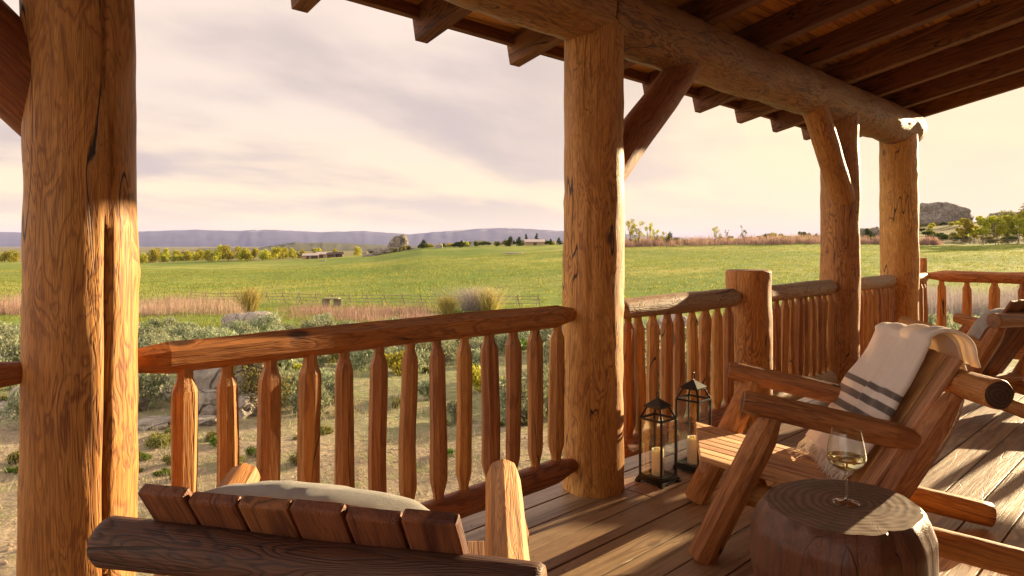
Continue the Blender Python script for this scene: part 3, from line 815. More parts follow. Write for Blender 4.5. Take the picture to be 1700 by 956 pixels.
# ================================================================== STUMP TABLE AND GLASS
SX, SY, SH = 2.33, .865, .46
TILT = Vector((-.02, .05, 1)).normalized()      # the sawn top is not quite level
def stump():
    V, Fc, n, m = [], [], 120, 46
    prof = [(0, .285), (.12, .275), (.28, .290), (.38, .283), (.43, .262), (.455, .248)]
    for i in range(m + 1):
        z = SH * i / m
        for j in range(n):
            a = 2 * math.pi * j / n
            r = float(np.interp(z * .455 / SH, [p[0] for p in prof], [p[1] for p in prof]))
            r *= 1 + .05 * math.sin(2 * a + .6) + .06 * mn.noise(Vector((math.cos(a) * 1.3, math.sin(a) * 1.3, z * 2.0 + 4)))
            r += .010 * mn.noise(Vector((math.cos(a) * 5, math.sin(a) * 5, z * 1.2)))
            for (ca, wd, dp) in ((-2.2, .02, .012), (-1.25, .012, .010), (-3.0, .015, .010)):
                q = abs((a - ca - .12 * mn.noise(Vector((ca, 1, z * 5))) + math.pi) % (2 * math.pi) - math.pi) / (wd * 2)
                if q < 1: r -= dp * (1 - q)
            kq = ((a + 2.15 + .0) % (2 * math.pi)); kq = min(kq, 2 * math.pi - kq)
            ek = (kq * .28 / .05) ** 2 + ((z - .16) / .045) ** 2
            r += .012 * math.exp(-ek) - .016 * math.exp(-ek * 5)
            if i > m - 3: r -= (.0, .0025, .007)[i - m + 2] if i - m + 2 < 3 else 0
            x, y = r * math.cos(a), r * math.sin(a)
            zz = z - (x * TILT.x + y * TILT.y) * (z / SH)
            V.append((x, y, zz))
    for i in range(m):
        for j in range(n):
            a, b = i * n + j, i * n + (j + 1) % n; Fc.append((a, b, b + n, a + n))
    o = mesh_obj('stump_table', V, Fc, W_STUMP); o.location = (SX, SY, 0)
    tag(o, 'dark waxed tree stump used as a side table under the wine glass', 'table')
    # sawn top
    TV, TF = [], []; mm = 24
    for i in range(mm + 1):
        for j in range(n):
            x, y, z = V[m * n + j]; s = i / mm
            x, y = x * s, y * s
            zz = SH - (x * TILT.x + y * TILT.y) + .0015 * mn.noise(Vector((x * 30, y * 30, 0)))
            TV.append((x, y, zz if i < mm else V[m * n + j][2]))
    for i in range(mm):
        for j in range(n):
            a, b = i * n + j, i * n + (j + 1) % n; TF.append((a, a + n, b + n, b))
    t = mesh_obj('sawn_top', TV, TF, E_STUMP, o)
    return o
stump()
m, nt = new_mat('clear_glass'); g = G(nt)
tp = g.n('ShaderNodeBsdfTransparent'); tp.inputs[0].default_value = (.97, .98, .97, 1)
gs_ = g.n('ShaderNodeBsdfGlossy'); gs_.inputs['Roughness'].default_value = .01
fr = g.n('ShaderNodeLayerWeight'); fr.inputs[0].default_value = .5
mx = g.n('ShaderNodeMixShader'); g.put(mx.inputs[0], g.math('ADD', g.math('MULTIPLY', g.math('POWER', fr.outputs['Facing'], 3.5), .75), .045, clamp=True)); nt.links.new(tp.outputs[0], mx.inputs[1]); nt.links.new(gs_.outputs[0], mx.inputs[2]); g.out(mx.outputs[0]); GLASS = m
m, nt = new_mat('white_wine'); g = G(nt)
gl = g.n('ShaderNodeBsdfGlass'); gl.inputs['Color'].default_value = (.98, .94, .74, 1); gl.inputs['IOR'].default_value = 1.34; g.out(gl.outputs[0]); WINE = m
gx, gy = view(1405, 2.235).x, view(1405, 2.235).y
gz = SH - ((gx - SX) * TILT.x + (gy - SY) * TILT.y) + .002
outer = [(0, 0), (.040, .0), (.0425, .0015), (.0415, .0036), (.022, .006), (.008, .012), (.0042, .022), (.0036, .06), (.0038, .092), (.008, .103), (.026, .112), (.045, .124),
         (.0575, .140), (.0610, .152), (.0600, .165), (.0560, .190), (.0500, .220), (.0462, .238)]
inner = [(.0448, .238), (.0486, .220), (.0546, .190), (.0586, .165), (.0596, .152), (.0561, .141), (.044, .1265), (.026, .1145), (.008, .107), (0, .1055)]
def dense(pr, k=4):
    out = []
    for a, b in zip(pr[:-1], pr[1:]):
        for i in range(k): out.append((a[0] + (b[0] - a[0]) * i / k, a[1] + (b[1] - a[1]) * i / k))
    return out + [pr[-1]]
def smooth_prof(pr):
    for _ in range(2):
        q = [pr[0]]
        for a, b in zip(pr[:-1], pr[1:]):
            q.append((a[0] * .75 + b[0] * .25, a[1] * .75 + b[1] * .25)); q.append((a[0] * .25 + b[0] * .75, a[1] * .25 + b[1] * .75))
        q.append(pr[-1]); pr = q
    return pr
m = GLASS.copy(); m.name = 'stem_glass'
pw = [n for n in m.node_tree.nodes if n.type == 'MATH' and n.operation == 'POWER'][0]; pw.inputs[1].default_value = 1.4
ad = [n for n in m.node_tree.nodes if n.type == 'MATH' and n.operation == 'ADD'][0]; ad.inputs[1].default_value = .16
STEMG = m
cut = [i for i, q in enumerate(outer) if q[1] > .1][0]
stem_prof, outer = outer[:cut + 1], outer[cut:]
glass = lathe('wine_glass', smooth_prof(outer) + smooth_prof([(.0461, .2392), (.0450, .2392)] + inner), GLASS, n=72)
glass.location = (gx, gy, gz); tag(glass, 'stemmed wine glass a third full of white wine on the stump', 'wine glass')
lathe('stem', smooth_prof(stem_prof), STEMG, glass, n=48)
wp = [(0, .1062), (.008, .1075), (.026, .1152), (.044, .1272), (.0555, .1414), (.0588, .150), (.0590, .1535), (0, .1535)]
lathe('wine', wp, WINE, glass, n=64)

# ================================================================== LANTERNS
IRON = simple('black_iron', (.018, .015, .013), .42, Metallic=.3)
m, nt = new_mat('lantern_glass'); g = G(nt)
tp = g.n('ShaderNodeBsdfTransparent'); tp.inputs[0].default_value = (.96, .96, .93, 1)
gs_ = g.n('ShaderNodeBsdfGlossy'); gs_.inputs['Roughness'].default_value = .03
fr = g.n('ShaderNodeLayerWeight'); fr.inputs[0].default_value = .5
mx = g.n('ShaderNodeMixShader'); g.put(mx.inputs[0], g.math('ADD', g.math('MULTIPLY', g.math('POWER', fr.outputs['Facing'], 3.0), .8), .10)); nt.links.new(tp.outputs[0], mx.inputs[1]); nt.links.new(gs_.outputs[0], mx.inputs[2]); g.out(mx.outputs[0]); PANE = m
m, nt = new_mat('candle_wax'); g = G(nt)
g.pbr((.93, .88, .72), .5, None, Subsurface_Weight=.6, Subsurface_Radius=(.03, .02, .01), Subsurface_Scale=1.0); WAX = m
WICK = simple('candle_wick', (.03, .025, .02), .9)
def bars(lst, name, mat, parent, t=.009):
    bm = bmesh.new()
    for a, b, tt in lst:
        b2 = bmesh.new(); box_bm(b2, tt, tt, 0, (Vector(b) - Vector(a)).length, bev=.0012)
        M = frame_z(a, b); mp = {}
        for v in b2.verts: mp[v] = bm.verts.new(M @ v.co)
        for f in b2.faces: bm.faces.new([mp[v] for v in f.verts])
        b2.free()
    me = bpy.data.meshes.new(name); bm.to_mesh(me); bm.free()
    return link_mesh(name, me, mat, parent, False)
def lantern(X, Y, w, hs, hc, hr, rz, label):
    root = empty('lantern', (X, Y, 0), rz); tag(root, label, 'lantern', 'black lanterns on the porch floor')
    h = w / 2; c4 = [(-h, -h), (h, -h), (h, h), (-h, h)]
    bm = bmesh.new(); box_bm(bm, w + .022, w + .022, .012, .026, bev=.002); box_bm(bm, w + .008, w + .008, .0262, .036, bev=.002)
    for x, y in c4: box_bm(bm, .026, .026, 0, .0118, x * 1.04, y * 1.04, .002)
    me = bpy.data.meshes.new('base'); bm.to_mesh(me); bm.free(); link_mesh('base', me, IRON, root, False)
    lst = []
    hh = h - .005; k4 = [(-hh, -hh), (hh, -hh), (hh, hh), (-hh, hh)]
    r2 = h * .56; q4 = [(-r2, -r2), (r2, -r2), (r2, r2), (-r2, r2)]
    for i in range(4):
        a, b = k4[i], k4[(i + 1) % 4]
        lst.append(((*a, .034), (*a, hs), .010)); lst.append(((*a, hs), (*b, hs), .0112)); lst.append(((*a, .040), (*b, .040), .0085))
        lst.append(((*a, hs), (*q4[i], hc), .0095)); lst.append(((*q4[i], hc), (*q4[(i + 1) % 4], hc), .0088))
    bars(lst, 'frame', IRON, root)
    e = r2 + .014
    V = [(-e, -e, hc + .002), (e, -e, hc + .002), (e, e, hc + .002), (-e, e, hc + .002), (-e, -e, hc + .008), (e, -e, hc + .008), (e, e, hc + .008), (-e, e, hc + .008), (0, 0, hc + .052)]
    cap = mesh_obj('cap', V, [(3, 2, 1, 0), (0, 1, 5, 4), (1, 2, 6, 5), (2, 3, 7, 6), (3, 0, 4, 7), (4, 5, 8), (5, 6, 8), (6, 7, 8), (7, 4, 8)], IRON, root, False)
    # ring
    RV, RF = [], []; Rr = (hr - hc - .05) / 2; zc = hc + .046 + Rr
    for i in range(28):
        a = 2 * math.pi * i / 28
        for j in range(8):
            b = 2 * math.pi * j / 8; q = Rr - .003 + .0028 * math.cos(b)
            RV.append((q * math.cos(a) * .75, .0028 * math.sin(b), zc + q * math.sin(a)))
    for i in range(28):
        for j in range(8): RF.append((i * 8 + j, ((i + 1) % 28) * 8 + j, ((i + 1) % 28) * 8 + (j + 1) % 8, i * 8 + (j + 1) % 8))
    mesh_obj('ring', RV, RF, IRON, root)
    for i in range(4):
        a, b = k4[i], k4[(i + 1) % 4]
        s = .94
        V = [(a[0] * s, a[1] * s, .044), (b[0] * s, b[1] * s, .044), (b[0] * s, b[1] * s, hs - .005), (a[0] * s, a[1] * s, hs - .005)]
        mesh_obj('glass_pane', V, [(0, 1, 2, 3)], PANE, root, False)
    return root
def candle(X, Y, r, h, label):
    V = [(0, 0), (r * .96, 0), (r, .003), (r, h - .006), (r * .96, h), (r * .80, h - .003), (r * .55, h - .012), (0, h - .014)]
    o = lathe('candle', dense(V, 2), WAX, n=40); o.location = (X, Y, .0365); tag(o, label, 'candle', 'candles in the lanterns')
    log('wick', (0, 0, h - .016), (.002, 0, h + .004), .0012, .001, WICK, o, n=8, knots=0, step=.01)
lantern(3.20, 2.165, .150, .352, .415, .505, R(0), 'shorter black lantern, nearer the log post')
lantern(3.52, 2.135, .152, .415, .478, .575, R(2), 'taller black lantern half hidden by the front leg of the chair')
candle(3.20, 2.165, .034, .145, 'cream pillar candle in the shorter lantern')
candle(3.52, 2.135, .036, .155, 'cream pillar candle in the taller lantern')

# ================================================================== ROCKS AND PLANTS
def leaf_mat(name, cols, trans=.35, scale=1.2, hue=.02):
    m, nt = new_mat(name); g = G(nt)
    P = g.n('ShaderNodeNewGeometry'); ri = P.outputs['Random Per Island']; rnd = g.n('ShaderNodeObjectInfo').outputs['Random']
    tc = g.n('ShaderNodeTexCoord').outputs['Object']
    f = g.math('ADD', g.math('MULTIPLY', ri, .55), g.math('MULTIPLY', g.noise(tc, scale, 2), .45))
    st = [(i / (len(cols) - 1), c) for i, c in enumerate(cols)]
    c = g.ramp(g.mr(f, .2, .8), st)
    hv = g.n('ShaderNodeHueSaturation'); g.put(hv.inputs['Color'], c); g.put(hv.inputs['Value'], g.mr(rnd, 0, 1, .78, 1.22)); g.put(hv.inputs['Hue'], g.mr(rnd, 0, 1, .5 - hue, .5 + hue))
    d = g.n('ShaderNodeBsdfDiffuse'); g.put(d.inputs[0], hv.outputs[0])
    t = g.n('ShaderNodeBsdfTranslucent'); g.put(t.inputs[0], hv.outputs[0])
    mx = g.n('ShaderNodeMixShader'); mx.inputs[0].default_value = trans
    nt.links.new(d.outputs[0], mx.inputs[1]); nt.links.new(t.outputs[0], mx.inputs[2]); g.out(mx.outputs[0])
    return m
L_SAGE = leaf_mat('sage_leaf', [(.17, .20, .11), (.29, .32, .19), (.47, .50, .34)])
L_GREEN = leaf_mat('green_leaf', [(.06, .10, .02), (.13, .20, .04), (.26, .32, .08)])
L_YGREEN = leaf_mat('spring_leaf', [(.22, .24, .03), (.42, .41, .05), (.60, .54, .10)], trans=.5)
L_OLIVE = leaf_mat('olive_leaf', [(.12, .13, .04), (.22, .22, .07), (.38, .33, .13)], trans=.4)
L_JUN = leaf_mat('juniper_leaf', [(.025, .04, .012), (.05, .075, .02), (.10, .12, .035)], trans=.2)
L_WIL = leaf_mat('willow_stem', [(.24, .14, .11), (.40, .25, .205), (.56, .41, .34)], trans=.4)
L_LAV = leaf_mat('grey_stem', [(.22, .18, .17), (.36, .30, .29), (.50, .43, .38)], trans=.3)
L_GOLD = leaf_mat('gold_stem', [(.25, .20, .06), (.42, .35, .11), (.60, .50, .19)], trans=.4)
L_GRASS = leaf_mat('grass_blade', [(.12, .165, .035), (.25, .28, .065), (.42, .40, .13)], trans=.45, scale=.4)
L_DRY = leaf_mat('dry_blade', [(.22, .19, .11), (.34, .31, .19), (.48, .44, .30)], trans=.25)
BARK = simple('bark', (.16, .11, .075), .9)
def rand_quads(C, size, asp, up=0.0, rng=RNG):
    """leaf quads centred on C, random orientation (up>0 makes them stand)"""
    n = len(C)
    a = rng.normal(size=(n, 3)); a[:, 2] += up * 3; a /= np.linalg.norm(a, axis=1)[:, None]
    b = rng.normal(size=(n, 3)); b -= (b * a).sum(1)[:, None] * a; b /= np.linalg.norm(b, axis=1)[:, None]
    s = size * rng.uniform(.6, 1.4, n)[:, None]
    a = a * s; b = b * s * asp
    V = np.stack([C - a - b * .4, C - a * .1 - b, C + a, C - a * .1 + b], 1).reshape(-1, 3)
    return V, np.arange(4 * n).reshape(n, 4)
def crown_pts(blobs, n, shell=.55, rng=RNG):
    w = np.array([b[3] ** 2 for b in blobs]); w = w / w.sum()
    pick = rng.choice(len(blobs), n, p=w)
    B = np.array([b[:3] for b in blobs])[pick]; rad = np.array([b[3] for b in blobs])[pick]; sq = np.array([b[4] if len(b) > 4 else 1 for b in blobs])[pick]
    d = rng.normal(size=(n, 3)); d /= np.linalg.norm(d, axis=1)[:, None]
    rr = rad * (shell + (1 - shell) * rng.random(n)) * rng.uniform(.75, 1.1, n)
    P = B + d * rr[:, None] * np.stack([np.ones(n), np.ones(n), sq], 1)
    return P
def plant(name, crown_mat, blobs, n, size, asp, up, trunks, loc, parts=('crown', 'trunk'), seed=1, tm=None, **kw):
    rng = np.random.default_rng(seed)
    root = empty(name, loc, **kw)
    V, Q = rand_quads(crown_pts(blobs, n, rng=rng), size, asp, up, rng)
    fast_mesh(parts[0], V, Q, crown_mat, root)
    if trunks:
        TV, TF = [], []
        for (p, q, r0, r1) in trunks:
            M = frame_z(p, q); L = (Vector(q) - Vector(p)).length; b = len(TV)
            for t in (0, .5, 1):
                for j in range(6):
                    a = j * 1.047; r = r0 + (r1 - r0) * t; wob = .06 * L * math.sin(t * 3.1) * .5
                    TV.append(M @ Vector((r * math.cos(a) + wob, r * math.sin(a), t * L)))
            for t in range(2):
                for j in range(6): TF.append((b + t * 6 + j, b + t * 6 + (j + 1) % 6, b + t * 6 + 6 + (j + 1) % 6, b + t * 6 + 6 + j))
        mesh_obj(parts[1], TV, TF, tm or BARK, root)
    return root
def stems(n, w, d, hmin, hmax, lean, width, rng, clump=0):
    """standing stems inside an ellipse footprint; returns V, Q (thin quads)"""
    a = rng.random(n) * 2 * np.pi; r = np.sqrt(rng.random(n))
    x, y = r * np.cos(a) * w / 2, r * np.sin(a) * d / 2
    if clump:
        cx, cy = rng.uniform(-w / 2, w / 2, clump), rng.uniform(-d / 2, d / 2, clump); k = rng.integers(0, clump, n)
        x = cx[k] + rng.normal(size=n) * .45; y = cy[k] + rng.normal(size=n) * .45
    h = rng.uniform(hmin, hmax, n)
    la = rng.random(n) * 2 * np.pi; lr = np.abs(rng.normal(size=n)) * lean * h
    P0 = np.stack([x, y, np.zeros(n)], 1); P1 = P0 + np.stack([np.cos(la) * lr, np.sin(la) * lr, h], 1)
    wd = rng.normal(size=(n, 3)); wd[:, 2] = 0; wd /= np.linalg.norm(wd, axis=1)[:, None]; wd *= width
    V = np.stack([P0 - wd, P0 + wd, P1 + wd * .4, P1 - wd * .4], 1).reshape(-1, 3)
    return V, np.arange(4 * n).reshape(n, 4)
def place(px, d):
    p = view(px, d); return Vector((p.x, p.y, ground(p.x, p.y)))

# ---- rocks
def granite(name, k, f):
    m, nt = new_mat(name); g = G(nt); tc = g.vmath('SCALE', g.n('ShaderNodeTexCoord').outputs['Object'], k)
    P = g.vmath('ADD', tc, g.vmath('SCALE', g.noise(tc, 1.5, 2, out='Color'), .5))
    s3 = lambda *c: tuple(x * f for x in c)
    c = g.ramp(g.noise(P, 2.6, 8, .7), [(.3, s3(.22, .19, .16)), (.5, s3(.36, .32, .27)), (.68, s3(.50, .45, .38))])
    c = g.mix(g.mr(g.noise(P, 5, 6, .75), .55, .68, 0, .7), c, s3(.12, .12, .08))
    e = g.voro(P, 1.7, 'DISTANCE_TO_EDGE'); ck = g.mr(e, .0, .05, 1, 0)
    c = g.mix(g.math('MULTIPLY', ck, .8), c, (.05, .045, .03))
    h = g.math('SUBTRACT', g.math('MULTIPLY', g.noise(P, 4, 9, .72), .6), g.math('MULTIPLY', ck, .3))
    g.pbr(c, .9, g.bump(h, 1, .12 / k), Specular_IOR_Level=.2); return m
ROCK_FAR = granite('far_granite', .22, .62)
m, nt = new_mat('granite'); g = G(nt); tc = g.n('ShaderNodeTexCoord').outputs['Object']
P = g.vmath('ADD', tc, g.vmath('SCALE', g.noise(tc, 1.5, 2, out='Color'), .5))
c = g.ramp(g.noise(P, 2.6, 8, .7), [(.3, (.22, .19, .16)), (.5, (.36, .32, .27)), (.68, (.50, .45, .38))])
c = g.mix(g.mr(g.noise(P, 9, 6, .75), .55, .68, 0, .7), c, (.14, .13, .11))
c = g.mix(g.mr(g.noise(P, 26, 4, .7), .6, .68, 0, .7), c, (.60, .58, .50))
c = g.mix(g.mr(g.noise(P, 1.9, 5, .6), .64, .70, 0, .8), c, (.55, .24, .07))
e = g.voro(P, 1.7, 'DISTANCE_TO_EDGE'); ck = g.mr(e, .0, .035, 1, 0)
c = g.mix(g.math('MULTIPLY', ck, .7), c, (.07, .055, .045))
h = g.math('SUBTRACT', g.math('MULTIPLY', g.noise(P, 4, 9, .72), .6), g.math('MULTIPLY', ck, .3))
g.pbr(c, .9, g.bump(h, .9, .12), Specular_IOR_Level=.2); ROCK = m
def rock(name, loc, size, seed, label, group=None, sub=5, jag=.30, rz=0, shape=None, mat=None, cat='rock', flat=.78):
    bm = bmesh.new(); bmesh.ops.create_icosphere(bm, subdivisions=sub, radius=1)
    o3 = Vector((seed * 3.1, seed * 1.7, 0))
    for v in bm.verts:
        p = v.co.copy()
        q = 1 + jag * mn.noise(p * 1.1 + o3) + jag * .5 * mn.noise(p * 2.7 + o3)
        c = mn.voronoi(p * 1.6 + o3)[0]; q -= jag * .9 * max(0, .22 - (c[1] - c[0])) 
        q += jag * .16 * mn.noise(p * 7 + o3) + jag * .08 * mn.noise(p * 16 + o3)
        w_ = Vector((p.x * q, p.y * q, p.z * q))
        for ax in (0, 1, 2):   # broken flat faces
            w_[ax] = math.copysign(min(abs(w_[ax]), flat + .1 * mn.noise(p * 2 + o3)), w_[ax])
        v.co = Vector((w_.x * size[0], w_.y * size[1], w_.z * size[2]))
        if shape: v.co = shape(v.co)
    me = bpy.data.meshes.new(name); bm.to_mesh(me); bm.free()
    o = link_mesh(name, me, mat or ROCK, None, True); o.location = loc; o.rotation_euler = (0, 0, rz)
    return tag(o, label, cat, group)
def rk(px, d, sx, sy, sz, seed, label, group=None, sink=.3, **kw):
    p = place(px, d); p.z += sz * (1 - sink * 2) * .6
    return rock('boulder', p, (sx, sy, sz), seed, label, group, rz=A0 - R(90), **kw)
tilt = lambda v: Vector((v.x + .35 * v.z, v.y, v.z - .25 * v.x))
rk(372, 8.9, .62, .55, .72, 1, 'big tilted grey boulder with orange lichen behind the second and third balusters', shape=tilt)
rk(340, 8.3, .30, .35, .30, 2, 'wedge of grey rock leaning on the big tilted boulder')
rk(396, 8.35, .26, .3, .22, 3, 'broken grey rock at the foot of the big tilted boulder')
small = [(268, 9.6, .32, .35, .14), (250, 13, .5, .4, .22), (300, 12.2, .3, .3, .2), (60, 9.3, .3, .3, .24), (20, 12.5, .5, .4, .28), (560, 17, .7, .5, .35),
         (600, 13.5, .4, .4, .25), (655, 19, .8, .6, .4), (720, 16, .5, .4, .3), (700, 24, .9, .7, .45), (330, 7.9, .25, .22, .08), (255, 7.8, .28, .25, .08), (470, 12, .35, .3, .22), (760, 26, 1.0, .8, .5), (860, 22, .8, .6, .42),
         (470, 22, .7, .6, .3), (930, 27, 1.1, .8, .5), (440, 9.2, .22, .2, .12), (240, 10.5, .35, .35, .2), (205, 8.6, .3, .3, .15), (10, 8.4, .3, .3, .15)]
for i, (px, d, a, b, c) in enumerate(small):
    rk(px, d, a, b, c, 20 + i, 'weathered grey rock half sunk among the sage below the railing', 'rocks among the sage', sub=4)
for i, (px, d, a, b, c, lb) in enumerate([(393, 33, .75, .6, .55, 'pale rounded boulder showing just above the long railing, left of its pair'), (425, 33, 1.15, .8, .62, 'wider pale boulder showing just above the long railing, right of its pair'),
                                   (1052, 21, .6, .5, .5, 'grey rock seen over the pale railing, close to the lantern post'), (1118, 23, .7, .6, .62, 'taller grey rock seen over the middle of the pale railing')]):
    rk(px, d, a, b, c, 50 + i, lb, sub=4, sink=.15, flat=1.2, jag=.2)
# the big leaning butte and other far rocks
def butte(v):
    t = min(1, max(0, (v.x / 5.0 + 1) / 2))
    h = v.z * (.66 + .40 * t)
    return Vector((v.x + .13 * h, v.y, h))
p = place(661, 372); rock('rock_butte', p + Vector((0, 0, 2.2)), (6.2, 5.5, 9.4), 71, 'leaning rock tower standing alone beyond the meadow', rz=A0 - R(90), shape=butte, jag=.42, mat=ROCK_FAR, flat=.86)
p = place(660, 366); rock('rock_mound', p + Vector((0, 0, -1.0)), (17, 8, 3.4), 72, 'low rubble mound around the foot of the leaning rock tower', rz=A0 - R(90), jag=.5, mat=ROCK_FAR, flat=1.1)
p = place(605, 330); rock('boulder', p + Vector((0, 0, .8)), (1.3, 1.2, 2.6), 73, 'small upright tan rock alone in the meadow left of the rock tower', rz=A0 - R(90), sub=4)
p = place(851, 215); rock('boulder', p, (4.0, 1.5, .55), 74, 'low flat grey rock in the meadow left of the lantern post', rz=A0 - R(90), sub=4)
p = place(536, 300); rock('boulder', p, (1.8, 1, .5), 75, 'tiny dark rock far out in the left of the meadow', rz=A0 - R(90), sub=4)
p = place(728, 325); rock('boulder', p + Vector((0, 0, .8)), (2.4, 2, 2.0), 76, 'grey rock just right of the rock tower', rz=A0 - R(90), sub=4)
p = place(1560, 470); rock('rock_outcrop', p + Vector((0, 0, 3)), (22, 14, 13.5), 77, 'large cracked granite dome on the hillside beyond the fat end post', rz=A0 - R(90), jag=.30, mat=ROCK_FAR, flat=.86, shape=lambda v: Vector((v.x, v.y, v.z * (1 - .5 * max(0, min(1.2, v.x / 22)) ** 1.6) * (1 + .05 * mn.noise(Vector((v.x * .25, 0, 0)))))))
p = place(1440, 330); rock('rock_outcrop', p + Vector((0, 0, .5)), (8, 5, 4.5), 78, 'grey rocky knoll seen between the braced post and the fat end post', rz=A0 - R(90), jag=.4, mat=ROCK_FAR)
p = place(1668, 480); rock('rock_outcrop', p + Vector((0, 0, -1)), (12, 8, 7), 79, 'rounded rock on the skyline behind the trees at the right edge', rz=A0 - R(90), mat=ROCK_FAR)

# ---- sagebrush: six shapes, each bush an object of its own
rng = np.random.default_rng(21)
def bush_proto(seed, mat, r, h, n, leaf, up=.4):
    rd = random.Random(seed)
    bl = [(rd.uniform(-.6, .6) * r, rd.uniform(-.6, .6) * r, h * rd.uniform(.35, .8), r * rd.uniform(.28, .5), rd.uniform(.6, 1)) for _ in range(9)]
    rg = np.random.default_rng(seed)
    V, Q = rand_quads(crown_pts(bl, n, .4, rg), leaf, .33, up, rg)
    V2, Q2 = stems(60, r * .5, r * .5, h * .4, h * .9, .55, .006, rg)
    me = fast_mesh('foliage', np.concatenate([V, V2]), np.concatenate([Q, Q2 + len(V)]), mat)
    data = me.data; bpy.data.objects.remove(me); return data
sage = [bush_proto(400 + i, L_SAGE, rr_, hh_, 1500, .036) for i, (rr_, hh_) in enumerate([(.5, .5), (.42, .4), (.6, .55), (.35, .42), (.5, .38), (.55, .6)])]
green = [bush_proto(420 + i, m_, .45, .42, 1200, .04) for i, m_ in enumerate((L_GREEN, L_OLIVE, L_YGREEN))]
def put(data, name, p, s, rz_, label, cat, group, parts=None):
    o = bpy.data.objects.new(name, data); COL.objects.link(o); o.location = p; o.scale = (s[0], s[0], s[1]); o.rotation_euler = (0, 0, rz_)
    return tag(o, label, cat, group)
occ = []; cnt = 0; tries = 0
while cnt < 298 and tries < 20000:
    tries += 1
    d = 7.9 + 20 * rng.random() ** .9; px = rng.uniform(-60, 1330) if rng.random() < .93 else rng.uniform(1330, 1760)
    p = view(px, d); dn = mn.noise(Vector((p.x * .28, p.y * .28, 1.5)))
    if dn < -.30: continue
    if px < 460 and d < 8.8 and px > 300: continue
    if px < 330 and rng.random() < .25: continue
    s = rng.uniform(.8, 1.55) * (.7 if d < 10 else 1)
    if any((p.x - a) ** 2 + (p.y - b) ** 2 < (.36 * (s + c)) ** 2 for a, b, c in occ): continue
    if p.y < 3.4: continue
    occ.append((p.x, p.y, s)); cnt += 1
    put(sage[rng.integers(0, 6)], 'sagebrush', (p.x, p.y, ground(p.x, p.y) - .03), (s, s * rng.uniform(.8, 1.15)), rng.random() * 6.28, 'silvery green sagebrush on the slope below the porch', 'bush', 'sagebrush on the slope')
k = 0
while k < 60:
    d = rng.uniform(8.5, 36); px = rng.uniform(-40, 1000)
    p = view(px, d)
    if p.y < 3.4: continue
    k += 1; s = rng.uniform(.35, .9)
    put(green[rng.choice([0, 1, 1, 2])], 'leafy_shrub', (p.x, p.y, ground(p.x, p.y) - .03), (s, s), rng.random() * 6.28, 'small bright green shrub scattered through the sage', 'bush', 'small green shrubs in the sage')
k = 0
while k < 46:
    d = rng.uniform(5.6, 9.5); px = rng.choice([rng.uniform(-60, 460), rng.uniform(-60, 1000)])
    p = view(px, d)
    if p.y < 3.6: continue
    k += 1; s = rng.uniform(.18, .42)
    put(green[rng.choice([0, 1, 1])], 'weed_tuft', (p.x, p.y, ground(p.x, p.y) - .02), (s, s * .8), rng.random() * 6.28, 'low weed on the bare dirt close to the porch', 'weed', 'weeds on the bare dirt')
# the olive bush by the boulder
p = place(425, 8.6)
plant('currant_bush', L_OLIVE, [(0, 0, .45, .30), (.12, .1, .62, .24), (-.18, 0, .5, .25), (.2, -.1, .3, .25), (-.05, .1, .78, .18), (.02, -.1, .25, .3)], 2300, .022, .5, .2,
      [((0, 0, -.1), (rng.uniform(-.3, .3), rng.uniform(-.2, .2), .7), .010, .003) for _ in range(9)], p, ('foliage', 'stem'), 31,
      label='loose olive green bush growing against the big tilted boulder', cat='bush')

# ---- grass, dry tufts and gravel that nobody could count
def scatter(n, dmin, dmax, pxa, pxb, power=1.0, cond=None, rng=rng):
    out = []
    while len(out) < n:
        d = dmin + (dmax - dmin) * rng.random() ** power; px = rng.uniform(pxa, pxb); p = view(px, d)
        if p.y < 3.0: continue
        if cond and not cond(p, d): continue
        out.append((p.x, p.y, ground(p.x, p.y)))
    return np.array(out)
def blades(name, C, per, h, wd, spread, lean, mat, label, cat, seed=5):
    rg = np.random.default_rng(seed); n = len(C) * per
    c = np.repeat(C, per, 0) + np.concatenate([rg.normal(size=(n, 2)) * spread, np.zeros((n, 1))], 1)
    hs = h * np.repeat(rg.uniform(.5, 1.3, len(C)), per) * rg.uniform(.6, 1.2, n)
    la = rg.random(n) * 6.283; lr = np.abs(rg.normal(size=n)) * lean * hs
    tip = c + np.stack([np.cos(la) * lr, np.sin(la) * lr, hs], 1)
    wv = rg.normal(size=(n, 3)); wv[:, 2] = 0; wv /= np.linalg.norm(wv, axis=1)[:, None]; wv *= (wd * np.ones(n))[:, None]
    V = np.stack([c - wv, c + wv, tip], 1).reshape(-1, 3)
    o = fast_mesh(name, V, np.arange(3 * n).reshape(n, 3), mat)
    return tag(o, label, cat, None, 'stuff')
blades('dry_grass', scatter(3000, 8.5, 30, -80, 1350, .8), 9, .17, .004, .035, .5, L_DRY, 'pale dry grass tufts between the sagebrush', 'grass', 5)
blades('green_grass', scatter(9000, 16, 60, -100, 1400, .9, lambda p, d: mn.noise(Vector((p.x * .2, p.y * .2, 8))) + (d - 30) * .03 > -.05), 8, .20, .012, .09, .45, L_GRASS, 'green grass between the sage and the meadow fence', 'grass', 6)
blades('meadow_grass', scatter(26000, 56, 210, -120, 1850, .75), 4, .26, .05, .30, .6, L_GRASS, 'green meadow grass caught by the low sun', 'grass', 7)
blades('sparse_grass', scatter(500, 5.0, 9.5, -120, 1100), 8, .10, .003, .04, .7, L_DRY, 'thin dry grass on the bare dirt by the porch', 'grass', 8)
GC = scatter(5500, 4.2, 10.5, -150, 1300, 1.0)
V, Q = [], []
base = np.array([(-1, 0, 0), (1, 0, 0), (0, -1, 0), (0, 1, 0), (0, 0, .8), (0, 0, -.4)]); tri = np.array([(0, 2, 4), (2, 1, 4), (1, 3, 4), (3, 0, 4)])
